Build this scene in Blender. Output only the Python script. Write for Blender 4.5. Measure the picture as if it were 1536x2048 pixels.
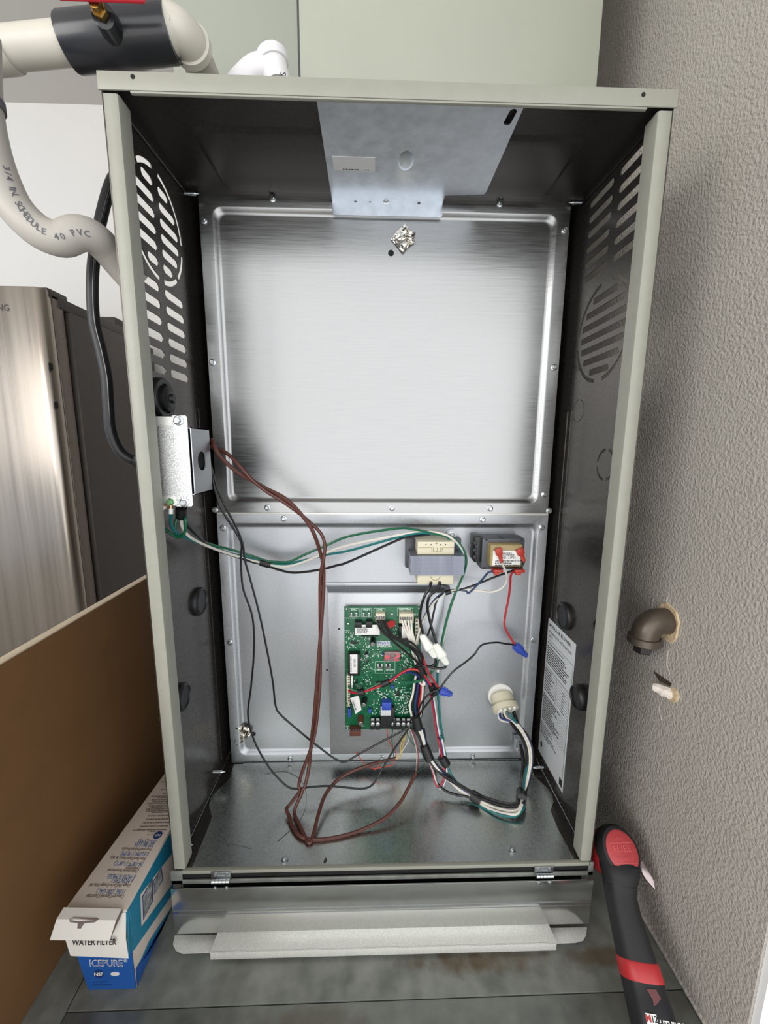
import bpy, bmesh, math, random
from mathutils import Vector, Matrix, Euler

S = bpy.context.scene
for o in list(bpy.data.objects):
    bpy.data.objects.remove(o)
COL = S.collection
random.seed(7)
V = Vector

# ------------------------------------------------------------------ camera, world, lights, exposure
CAM_LOC = V((-0.0197161, -0.4823633, 0.5936818))
CAM_ROT = Euler((1.4065074, -0.0078221, -0.0267573), 'XYZ')
FPX = 802.40
cd = bpy.data.cameras.new('camera')
cd.sensor_fit = 'VERTICAL'
cd.sensor_height = 36.0
cd.sensor_width = 27.0
cd.lens = FPX / 2048 * 36
cd.clip_start = 0.01
cam = bpy.data.objects.new('camera', cd)
cam.location = CAM_LOC
cam.rotation_euler = CAM_ROT
COL.objects.link(cam)
S.camera = cam

w = bpy.data.worlds.new('world')
S.world = w
w.use_nodes = True
w.node_tree.nodes['Background'].inputs[0].default_value = (0.86, 0.92, 1.0, 1)
w.node_tree.nodes['Background'].inputs[1].default_value = 0.9

def area(name, loc, target, sx, sy, power, color=(1, 1, 1)):
    l = bpy.data.lights.new(name, 'AREA')
    l.shape = 'RECTANGLE'
    l.size, l.size_y, l.energy, l.color = sx, sy, power, color
    o = bpy.data.objects.new(name, l)
    o.location = loc
    o.rotation_euler = (V(target) - V(loc)).to_track_quat('-Z', 'Y').to_euler()
    COL.objects.link(o)
area('garage_door_daylight', (0.55, -2.0, 0.62), (0.55, 0.2, 0.62), 3.3, 2.4, 46, (1.0, 0.98, 0.95))
area('window_daylight', (-2.1, -1.6, 1.3), (-0.8, 1.7, 0.9), 1.8, 1.4, 48, (1.0, 0.97, 0.93))
S.view_settings.view_transform = 'Standard'
S.view_settings.look = 'None'
S.view_settings.gamma = 1
S.view_settings.exposure = -0.08
S.view_settings.use_curve_mapping = False

# ------------------------------------------------------------------ pixel of the photograph -> point on a real plane
RM = CAM_ROT.to_matrix()
def at(px, py, y=None, x=None, z=None):
    d = RM @ V(((px - 768) / FPX, -(py - 1024) / FPX, -1.0))
    if y is not None: t = (y - CAM_LOC.y) / d.y
    elif x is not None: t = (x - CAM_LOC.x) / d.x
    else: t = (z - CAM_LOC.z) / d.z
    return CAM_LOC + d * t

# ------------------------------------------------------------------ materials
def lin(c):
    return tuple((v / 12.92 if v <= .04045 else ((v + .055) / 1.055) ** 2.4) for v in [k / 255 for k in c]) + (1,)

def mat(name, rgb, rough=.5, metal=0., var=0., vscale=40., bump=0., bscale=200., stretch=(1, 1, 1), rvar=0., emit=0., coat=0., spec=.5, detail=4., voro=False, dist=.001):
    m = bpy.data.materials.new(name)
    m.use_nodes = True
    nt = m.node_tree
    b = nt.nodes['Principled BSDF']
    c = lin(rgb)
    b.inputs['Base Color'].default_value = c
    b.inputs['Roughness'].default_value = rough
    b.inputs['Metallic'].default_value = metal
    b.inputs['Specular IOR Level'].default_value = spec
    if coat:
        b.inputs['Coat Weight'].default_value = coat
        b.inputs['Coat Roughness'].default_value = .12
    if emit:
        b.inputs['Emission Color'].default_value = c
        b.inputs['Emission Strength'].default_value = emit
    if var or rvar or bump:
        tc = nt.nodes.new('ShaderNodeTexCoord')
        mp = nt.nodes.new('ShaderNodeMapping')
        mp.inputs['Scale'].default_value = stretch
        nt.links.new(tc.outputs['Object'], mp.inputs[0])
    if var or rvar:
        n = nt.nodes.new('ShaderNodeTexNoise')
        n.inputs['Scale'].default_value = vscale
        n.inputs['Detail'].default_value = detail
        nt.links.new(mp.outputs[0], n.inputs['Vector'])
    if var:
        r = nt.nodes.new('ShaderNodeMapRange')
        r.inputs[1].default_value, r.inputs[2].default_value = .3, .7
        r.inputs[3].default_value, r.inputs[4].default_value = 1 - var, 1 + var
        nt.links.new(n.outputs['Fac'], r.inputs[0])
        mx = nt.nodes.new('ShaderNodeVectorMath')
        mx.operation = 'SCALE'
        mx.inputs[0].default_value = c[:3]
        nt.links.new(r.outputs[0], mx.inputs['Scale'])
        nt.links.new(mx.outputs[0], b.inputs['Base Color'])
    if rvar:
        r2 = nt.nodes.new('ShaderNodeMapRange')
        r2.inputs[1].default_value, r2.inputs[2].default_value = .3, .7
        r2.inputs[3].default_value, r2.inputs[4].default_value = max(.02, rough - rvar), rough + rvar
        nt.links.new(n.outputs['Fac'], r2.inputs[0])
        nt.links.new(r2.outputs[0], b.inputs['Roughness'])
    if bump:
        if voro:
            n2 = nt.nodes.new('ShaderNodeTexVoronoi')
            n2.feature = 'SMOOTH_F1'
            out = n2.outputs['Distance']
        else:
            n2 = nt.nodes.new('ShaderNodeTexNoise')
            n2.inputs['Detail'].default_value = 2.
            out = n2.outputs['Fac']
        n2.inputs['Scale'].default_value = bscale
        nt.links.new(mp.outputs[0], n2.inputs['Vector'])
        bp = nt.nodes.new('ShaderNodeBump')
        bp.inputs['Strength'].default_value = bump
        bp.inputs['Distance'].default_value = dist
        nt.links.new(out, bp.inputs['Height'])
        nt.links.new(bp.outputs[0], b.inputs['Normal'])
    return m

M = {}
M['galv'] = mat('galvanised steel', (178, 181, 185), .44, 1, var=.10, vscale=420, rvar=.05, bump=.06, bscale=500)
M['galv_brushed'] = mat('brushed galvanised steel', (154, 155, 155), .32, 1, var=.07, vscale=160, rvar=.05, bump=.10, bscale=90, stretch=(.12, 1, 3))
M['galv_pan'] = mat('galvanised pan', (200, 204, 200), .28, 1, var=.04, vscale=300, rvar=.04)
M['galv_flap'] = mat('galvanised flap steel', (204, 206, 204), .17, .95, var=.03, vscale=40, rvar=.04, stretch=(.06, 1, 3))
M['galv_dull'] = mat('dull galvanised deck', (128, 131, 125), .48, .4, var=.24, vscale=34, rvar=.10, bump=.14, bscale=320, detail=12)
M['galv_bright'] = mat('spangled zinc plate', (232, 232, 226), .42, .4, var=.13, vscale=650, bump=.05, bscale=600)
M['spangle'] = mat('coarse zinc spangle', (214, 215, 214), .42, .75, var=.38, vscale=620, detail=1)
M['plate_blue'] = mat('pale zinc plate', (208, 214, 221), .34, 1, var=.13, vscale=60, rvar=.06)
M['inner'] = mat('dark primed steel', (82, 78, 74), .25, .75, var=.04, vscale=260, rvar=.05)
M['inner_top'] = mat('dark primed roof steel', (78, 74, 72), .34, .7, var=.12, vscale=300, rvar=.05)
M['taupe'] = mat('taupe enamel', (147, 147, 136), .42, 0, var=.03, vscale=60)
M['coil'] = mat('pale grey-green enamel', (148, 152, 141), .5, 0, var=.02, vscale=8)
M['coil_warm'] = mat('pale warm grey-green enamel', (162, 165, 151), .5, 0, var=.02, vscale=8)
M['black'] = mat('black rubber', (22, 22, 24), .45)
M['black_gloss'] = mat('black gloss plastic', (28, 29, 33), .22, coat=.3)
M['void'] = mat('dark void', (12, 12, 12), .8)
M['wire_black'] = mat('black wire jacket', (20, 20, 22), .35)
M['wire_white'] = mat('white wire jacket', (214, 210, 200), .38)
M['wire_green'] = mat('green wire jacket', (18, 92, 62), .32)
M['wire_teal'] = mat('teal wire jacket', (20, 104, 104), .32)
M['wire_red'] = mat('red wire jacket', (170, 28, 40), .32)
M['wire_blue'] = mat('blue wire jacket', (34, 48, 104), .32)
M['wire_slate'] = mat('slate blue wire jacket', (48, 62, 92), .35)
M['wire_yellow'] = mat('yellow wire jacket', (206, 172, 66), .35)
M['wire_orange'] = mat('coral wire jacket', (206, 84, 66), .35)
M['brown_cable'] = mat('brown cable jacket', (84, 46, 38), .4)
M['pcb'] = mat('green circuit board', (10, 92, 58), .38, var=.16, vscale=130, spec=.5)
M['chip'] = mat('black component', (24, 24, 26), .4)
M['cream'] = mat('cream nylon', (206, 200, 176), .5)
M['white'] = mat('white plastic', (226, 225, 220), .45)
M['paper'] = mat('white label paper', (220, 220, 218), .6)
M['label_grey'] = mat('silver label paper', (196, 200, 202), .55)
M['ink'] = mat('black ink', (30, 30, 32), .7)
M['ink_grey'] = mat('grey ink', (92, 92, 98), .7)
M['silk'] = mat('white silkscreen', (206, 222, 212), .6)
M['solder'] = mat('tin solder', (200, 204, 204), .3, 1)
M['blue_part'] = mat('blue component', (44, 72, 168), .4)
M['led'] = mat('lit red segment', (255, 40, 60), .4, emit=1.1)
M['led_off'] = mat('unlit segment', (92, 66, 70), .4)
M['led_body'] = mat('grey display body', (130, 112, 112), .4)
M['brown_conn'] = mat('brown connector', (92, 50, 38), .5)
M['core'] = mat('laminated core steel', (122, 126, 138), .38, .5, var=.2, vscale=60, stretch=(1, 1, .08))
M['core_dark'] = mat('dark core steel', (84, 86, 92), .45, .4, var=.08, vscale=60)
M['tan'] = mat('tan bobbin wrap', (152, 136, 92), .4)
M['terminal'] = mat('red terminal sleeve', (168, 52, 40), .38)
M['nut'] = mat('blue wire nut', (52, 76, 170), .42)
M['nylon'] = mat('translucent white nylon', (220, 222, 214), .4)
M['screw'] = mat('zinc screw', (186, 190, 192), .3, 1)
M['green_screw'] = mat('green screw', (120, 168, 120), .35, .6)
M['foil'] = mat('crumpled foil tape', (206, 200, 190), .22, 1, bump=.9, bscale=90, dist=.004)
M['copper'] = mat('crimp copper', (196, 150, 112), .35, .9)
M['pvc'] = mat('white pvc', (200, 196, 184), .38, var=.02, vscale=12)
M['pvc_grey'] = mat('aged grey pvc', (172, 167, 159), .42, var=.04, vscale=14)
M['pvc_white'] = mat('bright white pvc', (228, 226, 228), .4)
M['valve'] = mat('black valve body', (34, 36, 42), .3, coat=.2)
M['brass'] = mat('brass', (176, 140, 74), .3, 1)
M['red_handle'] = mat('red handle', (170, 24, 40), .4)
M['stainless'] = mat('brushed stainless door', (164, 156, 147), .30, 1, var=.10, vscale=7, rvar=.07, stretch=(6, 1, .12), detail=5)
M['door_side'] = mat('bronze grey door edge', (116, 106, 99), .4, .6)
M['fridge_side'] = mat('charcoal fridge side', (74, 69, 66), .5, .1, var=.03, vscale=20)
M['fridge_dark'] = mat('dark hinge cover', (62, 58, 55), .5)
M['wall'] = mat('orange peel wall paint', (182, 176, 168), .6, 0, var=.03, vscale=9, bump=.9, bscale=270, dist=.003)
M['wall_white'] = mat('white wall paint', (240, 238, 235), .7, 0, var=.01, vscale=4)
M['ceil'] = mat('ceiling paint', (200, 196, 190), .8)
M['trim'] = mat('white trim paint', (236, 236, 236), .5)
M['concrete'] = mat('garage concrete', (176, 172, 166), .8, var=.15, vscale=6)
M['mdf'] = mat('brown fibreboard', (120, 86, 52), .6, var=.06, vscale=14)
M['mdf_edge'] = mat('pale board edge', (196, 180, 156), .6, var=.05, vscale=60)
M['card'] = mat('printed white card', (206, 194, 182), .55, var=.02, vscale=30)
M['card_in'] = mat('white card', (222, 218, 210), .6)
M['card_teal'] = mat('teal print', (32, 128, 160), .45)
M['card_blue'] = mat('deep blue print', (24, 84, 160), .45, var=.06, vscale=40)
M['card_navy'] = mat('navy print', (20, 52, 110), .45)
M['print_blue'] = mat('blue print', (60, 104, 160), .6)
M['print_shade_brown'] = mat('grey brown print and shade', (110, 96, 92), .6)  # carton print, and the painted shade on the tuck flap
M['tool_red'] = mat('red tool shell', (176, 40, 44), .45, var=.05, vscale=40)
M['tool_red_cap'] = mat('worn red tool cap', (176, 62, 66), .5, var=.06, vscale=60)
M['tool_emb'] = mat('raised red letters', (198, 90, 92), .5)
M['tool_grip'] = mat('black tool rubber', (26, 26, 28), .62, bump=.15, bscale=500)
M['tool_black'] = mat('black tool plastic', (30, 30, 34), .45)
M['tool_brown'] = mat('dark red print', (90, 34, 36), .5)
M['chrome'] = mat('chrome', (150, 138, 138), .22, 1)
M['iron'] = mat('painted iron pipe', (98, 88, 78), .42, .5, var=.12, vscale=50)
M['iron_dark'] = mat('dark iron plug', (58, 56, 56), .4, .5)
M['plaster'] = mat('broken plaster', (206, 184, 150), .85, var=.15, vscale=120, bump=.8, bscale=160, dist=.003)
M['plaster_white'] = mat('white putty', (224, 216, 206), .8, bump=.6, bscale=160, dist=.002)
M['stain'] = mat('brown rust stain', (120, 112, 94), .6, var=.2, vscale=60)

def warp(m, scale, strength, dist, stretch):
    """the slow buckle of thin sheet metal, under the fine grain"""
    nt = m.node_tree
    b = nt.nodes['Principled BSDF']
    tc = nt.nodes.new('ShaderNodeTexCoord')
    mp = nt.nodes.new('ShaderNodeMapping')
    mp.inputs['Scale'].default_value = stretch
    n = nt.nodes.new('ShaderNodeTexNoise')
    n.inputs['Scale'].default_value = scale
    n.inputs['Detail'].default_value = 0
    bp = nt.nodes.new('ShaderNodeBump')
    bp.inputs['Strength'].default_value = strength
    bp.inputs['Distance'].default_value = dist
    nt.links.new(tc.outputs['Object'], mp.inputs[0])
    nt.links.new(mp.outputs[0], n.inputs['Vector'])
    nt.links.new(n.outputs['Fac'], bp.inputs['Height'])
    old = b.inputs['Normal'].links
    if old:
        nt.links.new(bp.outputs[0], old[0].from_node.inputs['Normal'])
    else:
        nt.links.new(bp.outputs[0], b.inputs['Normal'])
warp(M['galv_brushed'], 3.2, .8, .05, (1, 1, 1))
warp(M['galv'], 5, .4, .02, (1, 1, 1))
warp(M['galv_pan'], 6, .4, .012, (1, 1, 1))

# ------------------------------------------------------------------ mesh building
ORG = {}
def tag(o, label=None, cat=None, group=None, kind=None):
    if label: o['label'] = label
    if cat: o['category'] = cat
    if group: o['group'] = group
    if kind: o['kind'] = kind
    return o
def thing(name, label, cat, loc=(0, 0, 0), group=None):
    o = bpy.data.objects.new(name, None)
    o.empty_display_size = .02
    o.location = loc
    COL.objects.link(o)
    ORG[o.name] = V(loc)
    return tag(o, label, cat, group)

class MB:
    def __init__(s): s.v, s.f = [], []
    def add(s, v, f):
        n = len(s.v)
        s.v += [V(p) for p in v]
        s.f += [tuple(i + n for i in q) for q in f]
        return s
    def box(s, x0, x1, y0, y1, z0, z1):
        return s.add([(x0,y0,z0),(x1,y0,z0),(x1,y1,z0),(x0,y1,z0),(x0,y0,z1),(x1,y0,z1),(x1,y1,z1),(x0,y1,z1)],
                     [(0,3,2,1),(4,5,6,7),(0,1,5,4),(1,2,6,5),(2,3,7,6),(3,0,4,7)])
    def obox(s, c, ax, ay, az, hx, hy, hz):
        c, ax, ay, az = V(c), V(ax).normalized(), V(ay).normalized(), V(az).normalized()
        vs = [c + ax*hx*i + ay*hy*j + az*hz*k for k in (-1, 1) for i, j in ((-1,-1),(1,-1),(1,1),(-1,1))]
        return s.add(vs, [(0,3,2,1),(4,5,6,7),(0,1,5,4),(1,2,6,5),(2,3,7,6),(3,0,4,7)])
    def loft(s, loops, cap=True):
        n = len(loops[0])
        vs = [p for l in loops for p in l]
        fs = []
        for k in range(len(loops) - 1):
            for i in range(n):
                j = (i + 1) % n
                fs.append((k*n+i, k*n+j, (k+1)*n+j, (k+1)*n+i))
        if cap:
            fs.append(tuple(reversed(range(n))))
            fs.append(tuple((len(loops)-1)*n + i for i in range(n)))
        return s.add(vs, fs)
    def tube(s, pts, r, n=8):
        pts = [V(p) for p in pts]
        rs = r if isinstance(r, (list, tuple)) else [r] * len(pts)
        t0 = (pts[1] - pts[0]).normalized()
        u = t0.orthogonal().normalized()
        loops = []
        for i, p in enumerate(pts):
            t = (pts[min(i+1, len(pts)-1)] - pts[max(i-1, 0)]).normalized()
            u = (u - t * u.dot(t))
            u = u.normalized() if u.length > 1e-6 else t.orthogonal().normalized()
            w_ = t.cross(u)
            loops.append([p + (u*math.cos(a) + w_*math.sin(a)) * rs[i] for a in [2*math.pi*k/n for k in range(n)]])
        return s.loft(loops)
    def lathe(s, o, d, prof, n=20, sq=(1, 1), up=None):
        o, d = V(o), V(d).normalized()
        u = V(up) if up else d.orthogonal()
        u = (u - d*u.dot(d)).normalized()
        w_ = d.cross(u)
        return s.loft([[o + d*t + (u*math.cos(a)*sq[0] + w_*math.sin(a)*sq[1]) * r for a in [2*math.pi*k/n for k in range(n)]] for t, r in prof])
    def prism(s, pts, off):
        pts = [V(p) for p in pts]
        off = V(off)
        return s.loft([pts, [p + off for p in pts]])
    def quad(s, a, b, c, d):
        return s.add([a, b, c, d], [(0, 1, 2, 3)])

def obj(name, mb, m, parent=None, bevel=0, smooth=True, ang=35, segs=2):
    me = bpy.data.meshes.new(name)
    o0 = V((0, 0, 0))
    p = parent
    while p is not None:
        o0 = o0 + V(p.location)
        p = p.parent
    me.from_pydata([tuple(v - o0) for v in mb.v], [], mb.f)
    bm = bmesh.new()
    bm.from_mesh(me)
    bmesh.ops.recalc_face_normals(bm, faces=bm.faces)
    if bevel:
        es = [e for e in bm.edges if len(e.link_faces) == 2 and e.calc_face_angle(0) > .6]
        bmesh.ops.bevel(bm, geom=es, offset=bevel, segments=segs, profile=.5, affect='EDGES', clamp_overlap=True)
    bm.to_mesh(me)
    bm.free()
    if smooth:
        me.shade_smooth()
        me.set_sharp_from_angle(angle=math.radians(ang))
    me.materials.append(M[m] if isinstance(m, str) else m)
    o = bpy.data.objects.new(name, me)
    COL.objects.link(o)
    if parent: o.parent = parent
    return o
def origin_of(p):
    o0 = V((0, 0, 0))
    while p is not None:
        o0 = o0 + V(p.location)
        p = p.parent
    return o0

def holed(outer, holes, thick, fn):
    """sheet with holes; outline in 2D, fn maps (u, v, w) to the world"""
    cu = bpy.data.curves.new('sheet', 'CURVE')
    cu.dimensions = '2D'
    cu.fill_mode = 'BOTH'
    cu.extrude = thick / 2
    for loop in [outer] + holes:
        sp = cu.splines.new('POLY')
        sp.points.add(len(loop) - 1)
        for i, (a, b) in enumerate(loop): sp.points[i].co = (a, b, 0, 1)
        sp.use_cyclic_u = True
    o = bpy.data.objects.new('sheet', cu)
    COL.objects.link(o)
    dg = bpy.context.evaluated_depsgraph_get()
    me = o.evaluated_get(dg).to_mesh()
    mb = MB()
    mb.add([fn(v.co.x, v.co.y, v.co.z) for v in me.vertices], [tuple(p.vertices) for p in me.polygons])
    o.evaluated_get(dg).to_mesh_clear()
    bpy.data.objects.remove(o)
    bpy.data.curves.remove(cu)
    return mb
def slot(u0, u1, v, h, n=5):
    r = h / 2
    a = [(u1 - r + r*math.cos(t), v + r*math.sin(t)) for t in [-math.pi/2 + math.pi*k/n for k in range(n+1)]]
    return a + [(u0 + r + r*math.cos(t), v + r*math.sin(t)) for t in [math.pi/2 + math.pi*k/n for k in range(n+1)]]
def arc_slot(cu_, cv, r0, r1, a0, a1, n=8):
    return [(cu_ + r1*math.cos(a), cv + r1*math.sin(a)) for a in [a0 + (a1-a0)*k/n for k in range(n+1)]] + \
           [(cu_ + r0*math.cos(a), cv + r0*math.sin(a)) for a in [a1 + (a0-a1)*k/n for k in range(n+1)]]
def circ(cu_, cv, r, n=24):
    return [(cu_ + r*math.cos(2*math.pi*k/n), cv + r*math.sin(2*math.pi*k/n)) for k in range(n)]
def rrect(x0, x1, z0, z1, r, n=5):
    out = []
    for cx, cz, a in ((x1-r, z1-r, 0), (x0+r, z1-r, 90), (x0+r, z0+r, 180), (x1-r, z0+r, 270)):
        for k in range(n+1):
            t = math.radians(a + 90*k/n)
            out.append((cx + r*math.cos(t), cz + r*math.sin(t)))
    return out
def spline(pts, n=8):
    pts = [V(p) for p in pts]
    q = [pts[0]*2 - pts[1]] + pts + [pts[-1]*2 - pts[-2]]
    out = []
    for i in range(1, len(q) - 2):
        a, b, c, d = q[i-1], q[i], q[i+1], q[i+2]
        for k in range(n):
            t = k / n
            out.append(.5*((2*b) + (c-a)*t + (2*a-5*b+4*c-d)*t*t + (3*b-a-3*c+d)*t**3))
    out.append(pts[-1])
    return out
FONT_OBJS = []
def text(body, size, loc, xd, yd, m, parent, name='lettering', align='LEFT', ext=.00008, sx=1., off=0.):
    cu = bpy.data.curves.new(name, 'FONT')
    cu.body, cu.size, cu.extrude = body, size, ext
    cu.align_x, cu.align_y = align, 'CENTER'
    cu.resolution_u = 2
    cu.offset = off
    xd, yd = V(xd).normalized(), V(yd).normalized()
    yd = (yd - xd*yd.dot(xd)).normalized()
    zd = xd.cross(yd)
    tmp = bpy.data.objects.new('tmp', cu)
    COL.objects.link(tmp)
    me = bpy.data.meshes.new_from_object(tmp.evaluated_get(bpy.context.evaluated_depsgraph_get()))
    bpy.data.objects.remove(tmp)
    bpy.data.curves.remove(cu)
    me.materials.clear()
    me.materials.append(M[m])
    o = bpy.data.objects.new(name, me)
    mt = Matrix((xd, yd, zd)).transposed().to_4x4()
    mt = Matrix.Translation(V(loc) - origin_of(parent)) @ mt @ Matrix.Diagonal((sx, 1, 1, 1))
    o.parent = parent
    o.matrix_basis = mt
    COL.objects.link(o)
    return o
def print_lines(o, xd, yd, nrm, rows, width, pitch, h, m, parent, name='small_print', frac=(.6, 1.), words=True, seed=1):
    """rows of print too small to read, as flat broken strokes on the label"""
    rnd = random.Random(seed)
    o, xd, yd, nrm = V(o), V(xd).normalized(), V(yd).normalized(), V(nrm).normalized()
    mb = MB()
    for r in range(rows):
        end = width * rnd.uniform(*frac)
        u = 0.
        while u < end:
            wl = min(rnd.uniform(.02, .10) * width, end - u) if words else end
            c = o + xd*(u + wl/2) - yd*(r*pitch) + nrm*.00015
            mb.obox(c, xd, yd, nrm, wl/2, h/2, .0001)
            u += wl + h*.7
    return obj(name, mb, m, parent, smooth=False)
def wire(name, path, r, m, parent=None, label=None, n=7, sub=8):
    """path: (px, py, y) or (px, py, 'z', z)"""
    pts = [p if isinstance(p, V) else (at(p[0], p[1], z=p[3]) if len(p) == 4 else at(p[0], p[1], y=p[2])) for p in path]
    o = obj(name, MB().tube(spline(pts, sub), r, n), m, parent)
    if label: o['label'] = label
    return o
def inst(src, mtx, parent):
    o = bpy.data.objects.new(src.name.split('.')[0], src.data)
    o.parent = parent
    o.matrix_basis = Matrix.Translation(-origin_of(parent)) @ mtx
    COL.objects.link(o)
    return o
def frame(loc, zdir, xdir=(1, 0, 0)):
    z = V(zdir).normalized()
    x = V(xdir)
    x = x - z*x.dot(z)
    x = x.normalized() if x.length > 1e-5 else z.orthogonal().normalized()
    return Matrix.Translation(V(loc)) @ Matrix((x, z.cross(x), z)).transposed().to_4x4()

# ------------------------------------------------------------------ dimensions
H, D, HW = .964, .194, .2985
DECK, FLOOR, XW = -.118, -.63, .397

# ------------------------------------------------------------------ setting
def struct(name, mb, m, parent=None, **k):
    o = obj(name, mb, m, parent, **k)
    if parent is None: o['kind'] = 'structure'
    return o
struct('floor', MB().box(-3.2, .6, -3.4, 2.1, FLOOR-.1, FLOOR), 'concrete')
zc_ = at(100, 207, y=1.95).z
struct('wall_front', MB().box(-3.2, 3.2, -2.15, -2.05, 1.83, zc_), 'wall_white')
struct('wall_back', MB().box(-3.2, .6, 1.95, 2.1, FLOOR, 2.6), 'wall_white')
zc = at(100, 207, y=1.95).z
struct('ceiling', MB().box(-3.2, 3.2, -2.05, 1.95, zc, zc+.1), 'ceil')
wr = struct('wall_right', MB().box(XW, XW+.16, -.148, 1.95, FLOOR, zc), 'wall')
struct('trim_1', MB().box(XW+.003, XW+.16, -.156, -.1482, FLOOR, zc), 'trim')
# sealant bead along the platform and wall joint
struct('trim_2', MB().tube([(XW+.001, -.14, DECK+.002), (XW, .0, DECK+.003), (XW, .25, DECK+.002), (XW, .6, DECK+.002)], .0035, 6), 'wall')

# ------------------------------------------------------------------ platform
pf = thing('platform', 'dull galvanised sheet-metal platform under the open cabinet', 'platform', (0, .2, FLOOR))
obj('platform_base', MB().box(-.60, XW-.002, -.40, .80, FLOOR, DECK-.004), 'galv_dull', pf)
s0, s1 = at(165, 1960, z=DECK), at(120, 2048, z=DECK)
sd = s1 - s0
def seam(y, dx=0): return s0.x + sd.x*(y - s0.y)/sd.y + dx
ob = MB().prism([(-.60, -.40, DECK-.004), (seam(-.4)-.0008, -.40, DECK-.004), (seam(.3)-.0008, .3, DECK-.004), (-.60, .3, DECK-.004)], (0, 0, .003))
obj('deck_sheet', ob, 'galv_dull', pf, bevel=.0006)
yf = at(760, 2003, z=DECK).y
ob = MB().prism([(seam(yf)+.0008, yf, DECK-.004), (XW-.002, yf+.004, DECK-.004), (XW-.002, .80, DECK-.004), (seam(.3)+.0008, .80, DECK-.004), (seam(.3)+.0008, .3, DECK-.004)], (0, 0, .004))
obj('deck_sheet', ob, 'galv_dull', pf, bevel=.0006)
ob = MB().prism([(seam(-.4)+.0008, -.40, DECK-.004), (XW-.002, -.40, DECK-.004), (XW-.002, yf+.003, DECK-.004), (seam(yf)+.0008, yf-.001, DECK-.004)], (0, 0, .0028))
obj('deck_sheet', ob, 'galv_dull', pf, bevel=.0006)
# rust blush along the flap, a stain of its own in the deck metal
def blotch(m, centre, scale, rgb, amount):
    nt = m.node_tree
    b = nt.nodes['Principled BSDF']
    tc = nt.nodes.new('ShaderNodeTexCoord')
    mp = nt.nodes.new('ShaderNodeMapping')
    mp.inputs['Location'].default_value = [-c*k for c, k in zip(centre, scale)]
    mp.inputs['Scale'].default_value = scale
    ln = nt.nodes.new('ShaderNodeVectorMath'); ln.operation = 'LENGTH'
    nz = nt.nodes.new('ShaderNodeTexNoise'); nz.inputs['Scale'].default_value = 45; nz.inputs['Detail'].default_value = 6
    sub = nt.nodes.new('ShaderNodeMath'); sub.operation = 'MULTIPLY_ADD'; sub.inputs[1].default_value = 2.2
    mr = nt.nodes.new('ShaderNodeMapRange')
    mr.inputs[1].default_value, mr.inputs[2].default_value, mr.inputs[3].default_value, mr.inputs[4].default_value = 1.5, 2.3, amount, 0
    mix = nt.nodes.new('ShaderNodeMix'); mix.data_type = 'RGBA'
    nt.links.new(tc.outputs['Object'], mp.inputs[0]); nt.links.new(tc.outputs['Object'], nz.inputs['Vector'])
    nt.links.new(mp.outputs[0], ln.inputs[0])
    nt.links.new(nz.outputs['Fac'], sub.inputs[0]); nt.links.new(ln.outputs['Value'], sub.inputs[2])
    nt.links.new(sub.outputs[0], mr.inputs[0]); nt.links.new(mr.outputs[0], mix.inputs[0])
    src = b.inputs['Base Color'].links[0].from_socket
    nt.links.new(src, mix.inputs[6])
    mix.inputs[7].default_value = lin(rgb)
    nt.links.new(mix.outputs[2], b.inputs['Base Color'])
for px, py, sx_, am in ((960, 1922, 11, .8), (1200, 1915, 16, .7), (620, 2040, 14, .4)):
    c = at(px, py, z=DECK)
    blotch(M['galv_dull'], (c.x, c.y - .2, DECK - FLOOR), (sx_, 75, 5), (92, 76, 56), am)

# ------------------------------------------------------------------ blower cabinet
cab = thing('blower_cabinet', 'open tall sheet-metal furnace blower cabinet with taupe front posts', 'cabinet', (0, 0, DECK))
# the sides, with vents punched through
def side_holes_left():
    h = []
    cy, cz, r = .095, .87, .068
    for a0, a1 in ((5, 82), (95, 128), (132, 172), (188, 265), (275, 312), (317, 352)):
        h.append(arc_slot(cy, cz, r-.006, r, math.radians(a0), math.radians(a1)))
    for k in range(6):
        z = cz + .046 - k*.0185
        w_ = math.sqrt(max(0, (r-.012)**2 - (z-cz)**2))
        h.append(slot(cy - w_, cy - .006, z, .0105))
        h.append(slot(cy + .006, cy + w_, z, .0105))
    for k in range(6):
        z = .792 - k*.0205
        h.append(slot(.034, .086, z, .0105))
        h.append(slot(.100, .152, z, .0105))
    h.append(circ(.069, .652, .016))
    return h
def side_holes_right():
    h = []
    for k in range(6):
        z = .942 - k*.0204
        h.append(slot(.030, .090, z, .0100))
        h.append(slot(.104, .162, z, .0100))
    cy, cz, r = .100, .752, .068
    for a0, a1 in ((8, 80), (100, 170), (190, 262), (278, 350)):
        h.append(arc_slot(cy, cz, r-.0055, r, math.radians(a0), math.radians(a1)))
    for k in range(7):
        z = cz + .048 - k*.0165
        w_ = math.sqrt(max(0, (r-.011)**2 - (z-cz)**2))
        h.append(slot(cy - w_, cy + w_, z, .0090))
    for a0 in (8, 98, 188, 278):
        h.append(arc_slot(.060, .570, .0185, .0225, math.radians(a0), math.radians(a0+74)))
    for a0 in (6, 96, 186, 276):
        h.append(arc_slot(.147, .649, .0160, .0170, math.radians(a0), math.radians(a0+78)))
    return h
YB = .56
outl = [(.0, .0), (YB, .0), (YB, H-.001), (.0, H-.001)]
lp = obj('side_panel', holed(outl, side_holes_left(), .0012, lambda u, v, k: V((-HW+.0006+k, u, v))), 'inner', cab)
rp = obj('side_panel', holed(outl, side_holes_right(), .0012, lambda u, v, k: V((HW-.0006-k, u, v))), 'inner', cab)
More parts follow.
